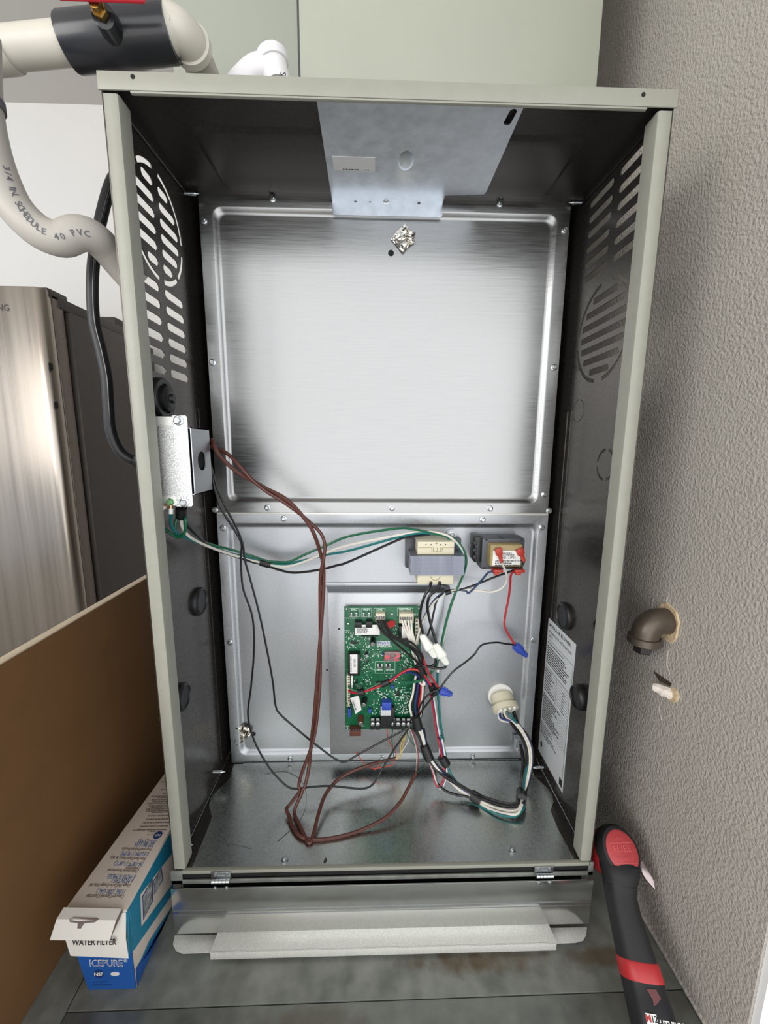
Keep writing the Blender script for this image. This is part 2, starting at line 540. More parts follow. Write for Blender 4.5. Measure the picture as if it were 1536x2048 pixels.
# painted outer skins on the posts
def post(sgn):
    x0, x1 = HW, HW-.0165
    prof = [(x0, .03), (x0, .0015), (x0-.0015, 0), (x1+.003, 0), (x1+.0008, .0008), (x1, .003), (x1+.0005, .022), (x1+.0018, .022), (x1+.0015, .0035), (x1+.003, .0018), (x0-.002, .0018), (x0-.0014, .0025), (x0-.0014, .03)]
    zt = H - .017
    return MB().loft([[(sgn*a, b, z) for a, b in prof] for z in (.003, zt)])
lpo = obj('front_post', post(-1), 'taupe', cab, ang=50)
rpo = obj('front_post', post(1), 'taupe', cab, ang=50)
# roof: lip in front, embossed sheet inside
lipz = H - .0165
def emboss(x0, x1, z0, z1, loops, fn):
    """nested rounded rectangles; loops = [(inset, radius, depth)]"""
    L = [[fn(a, b, dp) for a, b in rrect(x0+i, x1-i, z0+i, z1-i, r)] for i, r, dp in loops]
    mb = MB()
    n = len(L[0])
    vs = [p for l in L for p in l]
    fs = [(k*n+i, k*n+(i+1) % n, (k+1)*n+(i+1) % n, (k+1)*n+i) for k in range(len(L)-1) for i in range(n)]
    fs.append(tuple((len(L)-1)*n+i for i in range(n)))
    return mb.add(vs, fs)
top = emboss(-HW+.001, HW-.001, .002, D+.05, [(0, .0005, 0), (.0585, .012, 0), (.0605, .012, .0008), (.0640, .011, .0042), (.066, .010, .005)], lambda a, b, dp: V((a, b, H-.0015+dp*.0+(-dp if False else 0)*1)) + V((0, 0, dp*-.6)))
obj('roof_panel', top, 'inner_top', cab, ang=60)
obj('roof_skin', MB().box(-HW, HW, .001, YB, H-.0008, H), 'taupe', cab)
m_ = MB()
m_.box(-HW-.002, HW+.002, -.0026, -.0006, H-.0155, H+.001)
m_.box(-HW+.030, HW-.030, -.0024, .0016, H-.0178, H-.0158)
m_.box(-HW-.002, HW+.002, -.0026, .03, H, H+.0012)
fr = obj('front_rail', m_, 'taupe', cab, bevel=.0006)
for px, py in ((265, 153), (1287, 189)):
    p = at(px, py, y=-.0028)
    obj('rail_hole', MB().lathe(p + V((0, -.0002, 0)), (0, 1, 0), [(0, .0022), (.0004, .0022)], 12), 'void', cab)
# back compartment, black behind the divider
obj('rear_wall', MB().box(-HW+.002, HW-.002, YB-.002, YB, .0, H-.002), 'void', cab)
# divider: two embossed galvanised sheets
g = .006
def back(a, b, dp): return V((a, D + dp, b))
upper = emboss(-.2825, .2825, .478, .9655, [(0, .001, 0), (.0185, .014, 0), (.0205, .013, .0006), (.0235, .0125, .0042), (.0262, .012, .0060), (.0285, .011, .0062)], back)
# flanges bent backwards
for x in (-1, 1):
    upper.quad((x*.2825, D, .479), (x*.2825, D, .9645), (x*.2875, D+.012, .9645), (x*.2875, D+.012, .479))
bp1 = obj('divider_panel', upper, 'galv_brushed', cab, ang=60)
bp1['label'] = 'upper brushed galvanised divider sheet with a raised border'
lower = emboss(-.2840, .2840, .001, .4772, [(0, .001, 0), (.0150, .012, 0), (.0170, .0115, .0006), (.0200, .011, .0042), (.0228, .0105, .0060), (.025, .010, .0062)], back)
for x in (-1, 1):
    lower.quad((x*.2840, D, .001), (x*.2840, D, .477), (x*.2875, D+.012, .477), (x*.2875, D+.012, .001))
bp2 = obj('divider_panel', lower, 'galv', cab, ang=60)
bp2['label'] = 'lower spangled divider sheet that carries the board'
obj('divider_seam', MB().box(-.283, .283, D-.0016, D+.0004, .4765, .4800), 'galv_bright', cab, bevel=.0005)
# bottom pan on a dark base
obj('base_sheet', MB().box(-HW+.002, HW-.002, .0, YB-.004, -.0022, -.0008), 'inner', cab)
lpix = [(469, 1529), (456, 1562), (436, 1580), (422, 1596), (418, 1612), (424, 1634), (417, 1654), (400, 1696), (384, 1736)]
rpix = [(1152, 1727), (1134, 1692), (1116, 1659), (1101, 1622), (1107, 1604), (1104, 1590), (1096, 1578), (1068, 1553), (1064, 1522)]
pl = [at(a, b, z=0) for a, b in lpix + rpix]
pan = [(p.x, min(max(p.y, .003), D-.001)) for p in pl]
hx = at(650, 1723, z=0)
tear = [(hx.x + a, hx.y + b) for a, b in ((-.002, -.003), (.001, -.0035), (.003, .000), (.0025, .004), (.0, .005), (-.0015, .0015))]
hx2 = at(446, 1615, z=0)
po = obj('bottom_pan', holed(pan, [tear, circ(hx2.x, hx2.y, .0018, 10)], .0012, lambda u, v, k: V((u, v, .0002+k))), 'galv_pan', cab)
obj('pan_back_flange', MB().box(-.262, .262, D-.0030, D-.0016, .0, .0025), 'galv', cab)
# thin folded edges of the sides along the pan and roof
for x in (-1, 1):
    obj('side_fold', MB().tube([(x*(HW-.0025), .012, .0012), (x*(HW-.0025), D+.01, .0012)], .0008, 6), 'galv', cab)
    obj('side_fold', MB().tube([(x*(HW-.003), .012, H-.012), (x*(HW-.003), D+.01, H-.006)], .0010, 6), 'inner', cab)
    for yy in (.168, .181):
        obj('side_rib', MB().tube([(x*(HW-.001), yy, .02), (x*(HW-.001), yy, .65)], .0011, 6), 'inner', cab)
# lower door stop: painted lip, black gap, galvanised end caps
obj('front_sill', MB().box(-HW+.012, HW-.002, -.0016, .004, -.0040, .0012), 'taupe', cab, bevel=.0005)
m_ = MB()
m_.box(-HW-.004, HW+.003, -.0016, .0005, -.0205, -.0140)
m_.box(-HW-.004, -HW+.012, -.0016, .0005, -.0205, .0012)
m_.box(HW-.004, HW+.003, -.0016, .0005, -.0205, .0012)
m_.box(-HW-.004, HW+.003, .0005, .002, -.0225, -.0205)
obj('sill_channel', m_, 'galv_dull', cab, bevel=.0004)
obj('gap_shade', MB().box(-HW+.010, HW-.004, .002, .004, -.0210, -.0042), 'void', cab)  # black strip standing in for the shade inside the gap
obj('base_rail', MB().box(-HW+.006, HW-.006, .010, YB-.01, DECK, -.0024), 'void', cab)
# hinged bottom flap
flap = obj('bottom_flap', MB().box(-HW-.0025, HW+.0015, -.0072, -.0058, -.0985, -.0215), 'galv_flap', cab, bevel=.0004)
zb = -.099
yb = lambda px, py: at(px, py, z=zb)
m_ = MB()
a, b = at(420, 1905, z=zb), at(1114, 1888, z=zb)
ya = (a.y + b.y)/2
m_.prism([(a.x, ya, zb), (b.x, ya, zb), (b.x-.002, -.0062, zb), (a.x+.002, -.0062, zb)], (0, 0, .0014))
m_.prism([(a.x, ya, zb+.0014), (b.x, ya, zb+.0014), (b.x, ya, zb-.012), (a.x, ya, zb-.012)], (0, .0012, 0))
obj('flap_lip', m_, 'galv_bright', flap, bevel=.0005)
m_ = MB()
zt = zb - .010
fl = [at(350, 1872, z=zt), at(346, 1890, z=zt), at(352, 1902, z=zt), at(365, 1908, z=zt), at(420, 1906, z=zt)]
flr = [at(1100, 1888, z=zt), at(1150, 1886, z=zt), at(1166, 1882, z=zt), at(1172, 1872, z=zt), at(1174, 1856, z=zt)]
ol = [(p.x, p.y) for p in fl + flr]
m_.loft([[(x, y, zt) for x, y in ol], [(x, y, zt+.0014) for x, y in ol]])
obj('flap_foot', m_, 'galv_bright', flap)
obj('flap_crease', MB().box(-HW-.002, HW+.001, -.0078, -.0072, -.0590, -.0578), 'galv', flap, bevel=.0002)
obj('flap_crease', MB().box(-HW-.002, HW+.001, -.0076, -.0072, -.0660, -.0650), 'galv', flap, bevel=.0002)
for px, py in ((441, 1763), (1089, 1752)):
    c = at(px, py, y=-.006)
    m_ = MB().box(c.x-.014, c.x+.014, -.0032, -.0018, c.z+.001, c.z+.012)
    hn = obj('hinge', m_, 'screw', cab, bevel=.0004)
    for k in range(5):
        x = c.x - .012 + k*.005
        obj('knuckle', MB().lathe((x, -.0058, c.z), (1, 0, 0), [(0, .0030), (.0046, .0030)], 12), 'screw', hn)
    for dx in (-.008, .008):
        obj('rivet', MB().lathe((c.x+dx, -.0072, c.z-.010), (0, -1, 0), [(0, .0032), (.0010, .0028), (.0016, .0012)], 12), 'screw', hn)
        obj('rivet', MB().lathe((c.x+dx, -.0032, c.z+.008), (0, -1, 0), [(0, .0028), (.0010, .0024), (.0014, .001)], 12), 'screw', hn)
# screws
def screw_mb():
    m = MB().lathe((0, 0, 0), (0, 0, 1), [(0, .0052), (.0008, .0052), (.0014, .0040)], 16)
    m.lathe((0, 0, .0012), (0, 0, 1), [(0, .0036), (.0030, .0036), (.0034, .0030)], 6)
    m.lathe((0, 0, .0046), (0, 0, 1), [(0, .0018), (.0003, .0016)], 8)
    return m
sc0 = None
spix = [(545,397),(408,441),(1000,407),(1129,460),(425,725),(1108,735),(1088,989),(980,1017),(784,1016),(535,1015),(430,1020),(568,1037),(965,1039),(1083,1055),(446,1056),(1098,1022),(581,1517),(763,1515),(945,1512),(1067,1280),(460,1285),(772,402)]
scr = []
for px, py in spix:
    p = at(px, py, y=D-.0004)
    scr.append((p, V((0, -1, 0))))
for px, py in ((570, 1720), (1024, 1700)):
    scr.append((at(px, py, z=.0008), V((0, 0, 1))))
for p, d in scr:
    if sc0 is None:
        sc0 = obj('screw', screw_mb(), 'screw', None)
        sc0.parent = cab
        sc0.matrix_basis = Matrix.Translation(-origin_of(cab)) @ frame(p, d)
    else:
        inst(sc0, frame(p, d) @ Matrix.Rotation(random.random(), 4, 'Z'), cab)
def tip_mb():
    m = MB()
    prof = []
    for k in range(9):
        prof += [(k*.0018, .0019), (k*.0018+.0009, .0028)]
    prof += [(.0172, .0018), (.022, .0003)]
    return m.lathe((0, 0, 0), (0, 0, 1), prof, 10)
tp0 = None
for px, py, x, ln in ((368, 387, -HW, 1), (1166, 406, HW, 1), (425, 1544, -HW, 1), (370, 1690, -HW, .55), (1088, 1535, HW, 1), (1150, 1672, HW, .5), (254, 207, -HW, .5)):
    p = at(px, py, x=x)
    mt = frame(p, (-x, 0, 0)) @ Matrix.Scale(ln, 4)
    if tp0 is None:
        tp0 = obj('screw_tip', tip_mb(), 'screw', None)
        tp0.parent = cab
        tp0.matrix_basis = Matrix.Translation(-origin_of(cab)) @ mt
    else:
        inst(tp0, mt, cab)
# hole plugs
def plug(p, nx, r, h=.008):
    m = MB().lathe(p, (nx, 0, 0), [(0, r), (h*.55, r), (h*.9, r*.9), (h, r*.8), (h*.8, r*.76), (h*.75, r*.3)], 24)
    return obj('hole_plug', m, 'black', cab, ang=40)
plug(V((-HW+.001, .131, .347)), 1, .0225)
plug(V((-HW+.001, .055, .232)), 1, .0200)
plug(V((HW-.001, .131, .320)), -1, .0225)
plug(V((HW-.001, .060, .222)), -1, .0190, .013)
plug(V((HW-.001, .030, .345)), -1, .0160, .006)
# rating label on the right side
rl = obj('rating_label', MB().box(HW-.0022, HW-.0013, .091, .189, .026, .291), 'label_grey', cab, bevel=.0002)
lx, ly, ln_ = V((0, -1, 0)), V((0, 0, 1)), V((-1, 0, 0))
LX = HW-.0023
text('MODULAR BLOWER', .0085, (LX, .183, .281), lx, ly, 'ink', rl, off=.0001)
text('FOR INDOOR INSTALLATION', .0062, (LX, .183, .269), lx, ly, 'ink', rl)
text('ONLY', .0062, (LX, .183, .261), lx, ly, 'ink', rl)
print_lines((LX, .184, .248), lx, ly, ln_, 1, .06, .004, .0016, 'ink', rl, seed=2)
print_lines((LX, .184, .241), lx, ly, ln_, 8, .082, .0043, .0019, 'ink', rl, frac=(.75, 1), seed=3)
print_lines((LX, .184, .197), lx, ly, ln_, 9, .04, .0049, .0018, 'ink', rl, frac=(.5, 1), seed=4)
print_lines((LX, .118, .190), lx, ly, ln_, 8, .012, .0049, .0018, 'ink', rl, frac=(.4, 1), seed=5)
print_lines((LX, .184, .147), lx, ly, ln_, 12, .07, .0043, .0017, 'ink', rl, frac=(.5, 1), seed=6)
print_lines((LX, .184, .090), lx, ly, ln_, 6, .07, .0043, .0016, 'ink', rl, frac=(.4, 1), seed=7)
gr = MB()
for k in range(10): gr.box(LX-.0001, LX+.0001, .093, .186, .2005-k*.0049, .2008-k*.0049)
for k in range(14): gr.box(LX-.0001, LX+.0001, .095, .186, .1496-k*.0043, .1498-k*.0043)
for yy in (.140, .095): gr.box(LX-.0001, LX+.0001, yy, yy+.0004, .152, .2008)
gr.box(LX-.0001, LX+.0001, .0945, .0950, .04, .15)
gr.box(LX-.0001, LX+.0001, .093, .187, .2535, .2540)
gr.box(LX-.0001, LX+.0001, .093, .187, .2025, .2030)
gr.box(LX-.0001, LX+.0001, .0925, .0930, .2030, .2535)
gr.box(LX-.0002, LX+.0001, .094, .104, .032, .045)
gr.add([(LX-.0001, .178+.004*math.cos(6.283*i/14), .046+.006*math.sin(6.283*i/14)) for i in range(14)], [tuple(range(14))])
obj('label_rules', gr, 'ink', rl, smooth=False)
# board mounting bracket (bent tray on the lower sheet)
bx0, bx1, bz0, bz1, byf = -.0965, .1045, .030, .342, D-.016
m_ = MB()
m_.box(bx0, bx1, byf, byf+.0014, bz0, bz1)
m_.prism([(bx0, byf, bz1), (bx1, byf, bz1), (bx1+.006, D+.005, bz1+.006), (bx0-.006, D+.005, bz1+.006)], (0, .001, .0014))
m_.box(bx0-.006, bx1+.006, D+.004, D+.0055, bz1+.004, bz1+.012)
m_.box(bx0, bx0+.0014, byf+.001, D+.004, bz0, bz1)
m_.box(bx1-.0014, bx1, byf+.001, D+.004, bz0, bz1)
obj('board_bracket', m_, 'galv', cab, bevel=.0005)
for px, py in ((654, 1340), (678, 1258)):
    p = at(px, py, y=byf-.0003)
    obj('bracket_hole', MB().lathe(p, (0, 1, 0), [(0, .0018), (.0003, .0018)], 10), 'void', cab)
# bare holes in the divider
for px, py, r in ((782, 506, .0046), (507, 1468, .0042)):
    p = at(px, py, y=D+.0058)
    obj('open_hole', MB().lathe(p, (0, 1, 0), [(0, r), (.0006, r)], 16), 'void', cab)
# foil tape
def foil(outline, seed, rip):
    rnd = random.Random(seed)
    pts = [at(a, b, y=D+.0035) for a, b in outline]
    c = sum(pts, V())/len(pts)
    n = 5
    rings = []
    dense = []
    for i in range(len(pts)):
        for k in range(3): dense.append(pts[i].lerp(pts[(i+1) % len(pts)], k/3))
    for r in range(n):
        f = 1 - r/n
        rings.append([c + (p-c)*f + V((0, -rnd.uniform(.0, rip), 0)) for p in dense])
    mb = MB()
    N = len(dense)
    vs = [p for l in rings for p in l] + [c + V((0, -rip, 0))]
    fs = [(k*N+i, k*N+(i+1) % N, (k+1)*N+(i+1) % N, (k+1)*N+i) for k in range(n-1) for i in range(N)]
    fs += [((n-1)*N+i, (n-1)*N+(i+1) % N, n*N) for i in range(N)]
    return obj('foil_tape', mb.add(vs, fs), 'foil', cab, ang=12)
foil([(782, 478), (811, 447), (816, 462), (831, 466), (829, 486), (817, 494), (806, 507)], 1, .004)['label'] = 'crumpled foil tape patch high on the upper sheet'
foil([(471, 1455), (490, 1447), (507, 1455), (500, 1470), (488, 1482), (477, 1488), (466, 1490), (468, 1475)], 2, .004)['label'] = 'crumpled foil tape patch at the lower left bead'

# ------------------------------------------------------------------ damper plate under the roof
zp = .9655
dp = thing('cover_plate', 'pale bluish zinc plate bolted under the cabinet roof', 'plate', (0, D, zp))
pp = [at(633, 190, z=zp), at(638, 188, z=zp), at(1042, 206, z=zp), at(1049, 209, z=zp), at(1047, 216, z=zp), at(973, 383, z=zp), at(968, 388, z=zp), at(890, 391, z=zp)]
zp = .9560
sh = []
for px, py in ((632, 192), (636, 188), (1042, 206), (1049, 209), (1047, 216), (973, 383), (968, 389), (890, 391)):
    q = at(px, py, z=zp)
    sh.append((q.x, min(q.y, D-.002)))
tb = at(664, 390, y=D-.002)
sh += [(sh[-1][0]+.0, D-.0016), (tb.x, D-.0016)]
sl = []
c0, c1 = at(1026, 224, z=zp), at(1015, 245, z=zp)
dv = (c1-c0).normalized()
nv = V((dv.y, -dv.x, 0))*.0042
for t in range(9):
    a = math.pi*t/8
    q = c0 - dv*.0042*math.sin(a) + nv*math.cos(a)
    sl.append((q.x, q.y))
for t in range(9):
    a = math.pi*t/8
    q = c1 + dv*.0042*math.sin(a) - nv*math.cos(a)
    sl.append((q.x, q.y))
pm = holed(sh, [sl], .0014, lambda u, v, k: V((u, v, zp+.0007+k)))
pm.prism([(x, D-.0022, z) for x, z in rrect(tb.x, sh[7][0], zp-.0185, zp+.0010, .003)], (0, .0012, 0))
obj('sheet', pm, 'plate_blue', dp)
for px, py in ((711, 401), (740, 401), (838, 405)):
    p = at(px, py, y=D-.0023)
    obj('tab_hole', MB().lathe(p, (0, -1, 0), [(0, .0026), (.0003, .0026)], 12), 'ink_grey', dp)
q = at(772, 402, y=D-.0022)
obj('bolt', screw_mb(), 'screw', None)
bo = bpy.data.objects['bolt']
bo.parent = dp
bo.matrix_basis = Matrix.Translation(-origin_of(dp)) @ frame(q, (0, -1, 0))
p = at(812, 322, z=zp)
obj('dent', MB().lathe(p, (0, 0, 1), [(-.0009, .0005), (-.0008, .004), (-.0004, .008), (.0, .0125), (.0004, .0130)], 20, sq=(.8, 1.5), up=(1, 0, 0)), 'plate_blue', dp, ang=80)
la, lb, lc = at(668, 340, z=zp), at(750, 343, z=zp), at(664, 312, z=zp)
xd, yd = (lb-la).normalized(), (lc-la)
lw, lh = (lb-la).length, (lc-la).length
stk = obj('part_sticker', MB().obox(la + xd*lw/2 + yd/2 - V((0, 0, .0002)), xd, V((0, 0, 1)).cross(xd), V((0, 0, 1)), lw/2, lh/2, .0002), 'paper', dp)
yd = V((0, 0, -1)).cross(xd)
if yd.y > 0: yd = yd
print_lines(la + xd*.012 + V((0, -.003, -.0005)), xd, (0, -1, 0), (0, 0, -1), 1, .022, .004, .0017, 'ink', stk, seed=9, frac=(.95, 1))
print_lines(la + xd*.040 + V((0, -.003, -.0005)), xd, (0, -1, 0), (0, 0, -1), 1, .008, .004, .0015, 'ink', stk, seed=10, frac=(.95, 1))
#__PART2__
# ------------------------------------------------------------------ control board
YP = .1690
board = thing('control_board', 'green furnace control circuit board with red digit display', 'circuit board', (0, YP, .2))
def pb(cx, cy, y=YP): return at(640 + cx/4.8, 1180 + cy/4.8, y=y)
def pr(x0, y0, x1, y1, h, dy=0.):
    """block standing h proud of the board over a rectangle of the board"""
    a, b = pb(x0, y0, YP-dy), pb(x1, y1, YP-dy)
    return (min(a.x, b.x), max(a.x, b.x), YP-dy-h, YP-dy, min(a.z, b.z), max(a.z, b.z))
c00, c11 = pb(232, 158), pb(952, 1332)
c10, c01 = pb(957, 158), pb(243, 1332)
bx_ = (c00.x + c01.x)/2, (c10.x + c11.x)/2 + .001
bz_ = c11.z, c00.z
obj('substrate', MB().box(bx_[0], bx_[1], YP, YP+.0016, bz_[0], bz_[1]), 'pcb', board, bevel=.0003)
for x in (bx_[0]+.004, bx_[1]-.004):
    for z in (bz_[0]+.004, bz_[1]-.004):
        obj('standoff', MB().lathe((x, byf, z), (0, -1, 0), [(0, .0022), (byf-YP-.0016, .0022)], 8), 'white', board)
        obj('standoff_tip', MB().lathe((x, YP, z), (0, -1, 0), [(0, .0016), (.0025, .0010)], 8), 'white', board)
def blk(name, x0, y0, x1, y1, h, m, bev=.0004, dy=0., parent=None):
    return obj(name, MB().box(*pr(x0, y0, x1, y1, h, dy)), m, parent or board, bevel=bev)
BX, BZ, BN = V((1, 0, 0)), V((0, 0, 1)), V((0, -1, 0))
def silk(s, cx, cy, size, m='silk', align='CENTER', parent=None, dy=.0001, sx=1., rot=False):
    p = pb(cx, cy, YP-dy)
    return text(s, size, p, BZ*-1 if rot else BX, BX if rot else BZ, m, parent or board, align=align, sx=sx, off=.00012)
def outline(x0, y0, x1, y1, t=.0004):
    a = pr(x0, y0, x1, y1, .0001)
    m = MB()
    m.box(a[0], a[1], a[2], a[3], a[4], a[4]+t); m.box(a[0], a[1], a[2], a[3], a[5]-t, a[5])
    m.box(a[0], a[0]+t, a[2], a[3], a[4], a[5]); m.box(a[1]-t, a[1], a[2], a[3], a[4], a[5])
    return obj('printed_outline', m, 'silk', board, smooth=False)
for r in ((278, 176, 378, 258), (395, 176, 496, 258), (516, 176, 626, 258), (742, 172, 892, 250), (528, 684, 622, 800), (622, 684, 720, 800)): outline(*r)
silk('EAC', 326, 188, .0050); silk('HUM', 446, 188, .0050); silk('LINE', 571, 188, .0050); silk('NEUTRAL', 818, 186, .0050, sx=.95)
silk('E12', 920, 236, .0048); silk('MENU', 574, 768, .0046, sx=.9); silk('OPTION', 672, 768, .0046, sx=.85)
silk('EMERSON.', 620, 542, .0050, sx=1.15)
# spade tabs
for cx, cy in ((302, 215), (350, 215), (420, 215), (470, 215), (302, 240), (350, 240), (420, 240), (470, 240), (272, 312), (690, 222)):
    blk('spade_tab', cx-8, cy-9, cx+8, cy+9, .006, 'solder', .0003)
# line and neutral connectors
cl_ = blk('line_connector', 532, 200, 624, 284, .012, 'cream', .0006)
cn_ = blk('neutral_connector', 758, 200, 892, 290, .012, 'cream', .0006)
for k in range(4): blk('pin_slot', 538+k*22, 252, 554+k*22, 276, .0005, 'ink_grey', 0, .012, cl_)
for k in range(6): blk('pin_slot', 766+k*21, 258, 780+k*21, 284, .0005, 'ink_grey', 0, .012, cn_)
ce_ = blk('side_connector', 910, 262, 944, 498, .010, 'cream', .0006)
for k in range(6): blk('pin_slot', 918, 290+k*34, 938, 308+k*34, .0005, 'ink_grey', 0, .010, ce_)
# relays, labels
for r in ((338, 282, 402, 330), (440, 276, 502, 330), (756, 320, 850, 460)): blk('relay', *r, .013, 'chip')
r1 = blk('relay', 400, 330, 560, 420, .010, 'chip')
s1_ = blk('white_sticker', 336, 334, 574, 430, .0006, 'paper', .0002, .0110)
sp_ = pb(352, 356, YP-.0118)
print_lines(sp_, BX, BZ, BN, 6, .020, .0020, .0011, 'ink', s1_, frac=(.8, 1), seed=21)
blk('mini_sticker', 785, 350, 838, 462, .0004, 'paper', .0002, .0131)
b1 = blk('large_relay', 272, 582, 386, 782, .014, 'chip', .0010)
s2_ = blk('white_sticker', 288, 618, 360, 800, .0006, 'paper', .0002, .0142)
text('00370D', .0050, pb(334, 700, YP-.0150), BZ, BX*-1, 'ink', s2_, align='CENTER')
print_lines(pb(298, 640, YP-.0150), BZ*-1, BX, BN, 2, .028, .0022, .0012, 'ink', s2_, frac=(.9, 1), seed=22)
# left edge header
hd = blk('edge_header', 258, 790, 292, 1088, .010, 'cream', .0006)
for k in range(11): blk('pin_slot', 268, 806+k*25, 286, 818+k*25, .0005, 'ink_grey', 0, .010, hd)
blk('header_rail', 300, 800, 318, 960, .008, 'white')
# capacitors
def cap(cx, cy, r, h, m='chip', tilt=(0, 0, 0), top='solder'):
    p = pb(cx, cy)
    d = (BN + V(tilt)).normalized()
    c = obj('capacitor', MB().lathe(p + d*-.0002, d, [(0, r), (h-.0006, r), (h, r*.88)], 16), m, board)
    obj('capacitor_top', MB().lathe(p + d*(h-.0001), d, [(0, r*.85), (.0003, r*.8)], 16), top, c)
cap(507, 470, .0046, .016, tilt=(0, 0, -.12))
cap(448, 600, .0028, .011)
cap(432, 1040, .0046, .014, 'chip', (-.15, 0, -.3))
cap(392, 1215, .0052, .014, 'brown_conn', (0, 0, -.35))
cap(398, 655, .0018, .005, 'white')
cap(380, 925, .0022, .006, 'solder')
# mov, red
p = pb(672, 312)
obj('red_disc_part', MB().lathe(p + V((0, -.008, 0)), (.35, -.7, .5), [(-.0022, .004), (-.0015, .0075), (.0015, .0075), (.0022, .004)], 20, sq=(1.3, .8), up=(1, 0, .5)), 'tool_red', board)
# display
db = blk('digit_display', 618, 580, 764, 668, .006, 'led_body', .0004)
a = pr(618, 580, 764, 668, .006)
cw = (a[1]-a[0])/3
def seg(ci, on):
    """seven-segment digit: on = string of lit segments a..g"""
    zc_, hh, ww, t = (a[4]+a[5])/2 - .0006, .0056, .0034, .0010
    cx = a[0] + cw*(ci+.5)
    sh = .08
    S_ = {'a': (0, hh, ww, 0), 'g': (0, 0, ww, 0), 'd': (0, -hh, ww, 0), 'f': (-ww, hh/2, 0, hh/2), 'b': (ww, hh/2, 0, hh/2), 'e': (-ww, -hh/2, 0, hh/2), 'c': (ww, -hh/2, 0, hh/2)}
    for k, (x, z, lx_, lz_) in S_.items():
        c = V((cx + x + z*sh, YP-.0062, zc_ + z))
        mb = MB()
        if lx_: mb.box(c.x-lx_*.8, c.x+lx_*.8, c.y-.0002, c.y, c.z-t/2, c.z+t/2)
        else: mb.prism([(c.x-t/2-lz_*.85*sh, c.y, c.z-lz_*.8), (c.x+t/2-lz_*.85*sh, c.y, c.z-lz_*.8), (c.x+t/2+lz_*.85*sh, c.y, c.z+lz_*.8), (c.x-t/2+lz_*.85*sh, c.y, c.z+lz_*.8)], (0, -.0002, 0))
        obj('segment', mb, 'led' if k in on else 'led_off', db, smooth=False)['label'] = 'lit red segment' if k in on else 'dark segment'
seg(0, 'fbgec'); seg(1, ''); seg(2, 'abged')
# buttons
for cx in (576, 653):
    bt = blk('push_button', cx-24, 702, cx+24, 746, .004, 'solder')
    p = pb(cx, 722, YP-.004)
    obj('button_cap', MB().lathe(p, BN, [(0, .0026), (.0018, .0026), (.0021, .0022)], 14), 'chip', bt)
blk('blue_sticker', 546, 492, 672, 528, .0006, 'paper', .0002)
print_lines(pb(554, 503, YP-.0007), BX, BZ, BN, 2, .022, .0026, .0016, 'blue_part', board, frac=(.95, 1), seed=25, name='sticker_print')
# fuse holder
blk('fuse_holder', 580, 1100, 712, 1290, .010, 'chip', .0010)
blk('fuse', 592, 1040, 682, 1110, .013, 'blue_part', .0008)
blk('silver_label', 582, 1116, 680, 1204, .0006, 'label_grey', .0002, .0102)
blk('fuse_clip', 700, 1210, 728, 1270, .012, 'chip')
# terminal strip along the bottom
tsx = (505, 555, 705, 750, 800, 850)
for cx in tsx:
    tb_ = blk('screw_terminal', cx-22, 1216, cx+22, 1310, .009, 'chip', .0005)
    p = pb(cx, 1286, YP-.009)
    obj('terminal_screw', MB().lathe(p, BN, [(0, .0036), (.0012, .0036), (.0016, .0028)], 12), 'solder', tb_)
    p = pb(cx, 1240, YP-.009)
    obj('terminal_tab', MB().box(p.x-.0028, p.x+.0028, p.y-.0008, p.y, p.z-.0022, p.z+.0022), 'solder', tb_)
# brown connector
bc = blk('brown_connector', 288, 1296, 394, 1362, .011, 'brown_conn', .0005)
for k in range(4): blk('pin_slot', 298+k*25, 1334, 314+k*25, 1354, .0005, 'ink', 0, .011, bc)
for r in ((270, 1122, 300, 1200), (464, 1128, 492, 1160), (680, 905, 706, 930), (598, 600, 612, 612)): blk('blue_part', *r, .006, 'blue_part', .0008)
# big chips
for r in ((540, 876, 604, 906), (340, 852, 358, 892), (728, 968, 762, 1010), (300, 486, 350, 512), (440, 672, 470, 690)): blk('chip', *r, .002, 'chip', .0002)
# surface parts too small to pick out
rnd = random.Random(11)
m_, m2 = MB(), MB()
zones = [(760, 590, 890, 760, 90), (720, 930, 880, 1060, 80), (750, 1060, 880, 1190, 60), (400, 560, 520, 900, 70), (250, 400, 410, 560, 60), (560, 960, 700, 1040, 40), (500, 1050, 570, 1200, 26), (690, 330, 750, 450, 26), (330, 850, 560, 1000, 40), (640, 820, 760, 900, 30), (420, 430, 480, 560, 14), (540, 570, 612, 640, 18), (720, 1000, 870, 1190, 50)]
for x0, y0, x1, y1, n in zones:
    for k in range(n):
        cx, cy = rnd.uniform(x0, x1), rnd.uniform(y0, y1)
        cx, cy = round(cx/11)*11, round(cy/11)*11
        q = rnd.random()
        sx_, sy_ = (5, 3) if q < .4 else ((3, 5) if q < .7 else (3.4, 3.4))
        (m_ if rnd.random() < .75 else m2).box(*pr(cx-sx_, cy-sy_, cx+sx_, cy+sy_, rnd.uniform(.0004, .0012)))
obj('solder_points', m_, 'silk', board, smooth=False)['kind'] = 'stuff'
obj('surface_parts', m2, 'chip', board, smooth=False)['kind'] = 'stuff'
m_ = MB()
for k in range(70):
    cx, cy = rnd.uniform(250, 860), rnd.uniform(400, 1200)
    l = rnd.uniform(6, 26)
    m_.box(*(pr(cx, cy, cx+l, cy+2, .0001) if rnd.random() < .6 else pr(cx, cy, cx+2, cy+l, .0001)))
obj('printed_marks', m_, 'silk', board, smooth=False)['kind'] = 'stuff'
print_lines(pb(246, 270), BX, BZ, BN, 1, .028, .003, .0014, 'silk', board, name='printed_row', seed=31)
print_lines(pb(236, 390), BX, BZ, BN, 1, .014, .003, .0012, 'silk', board, name='printed_row', seed=32)
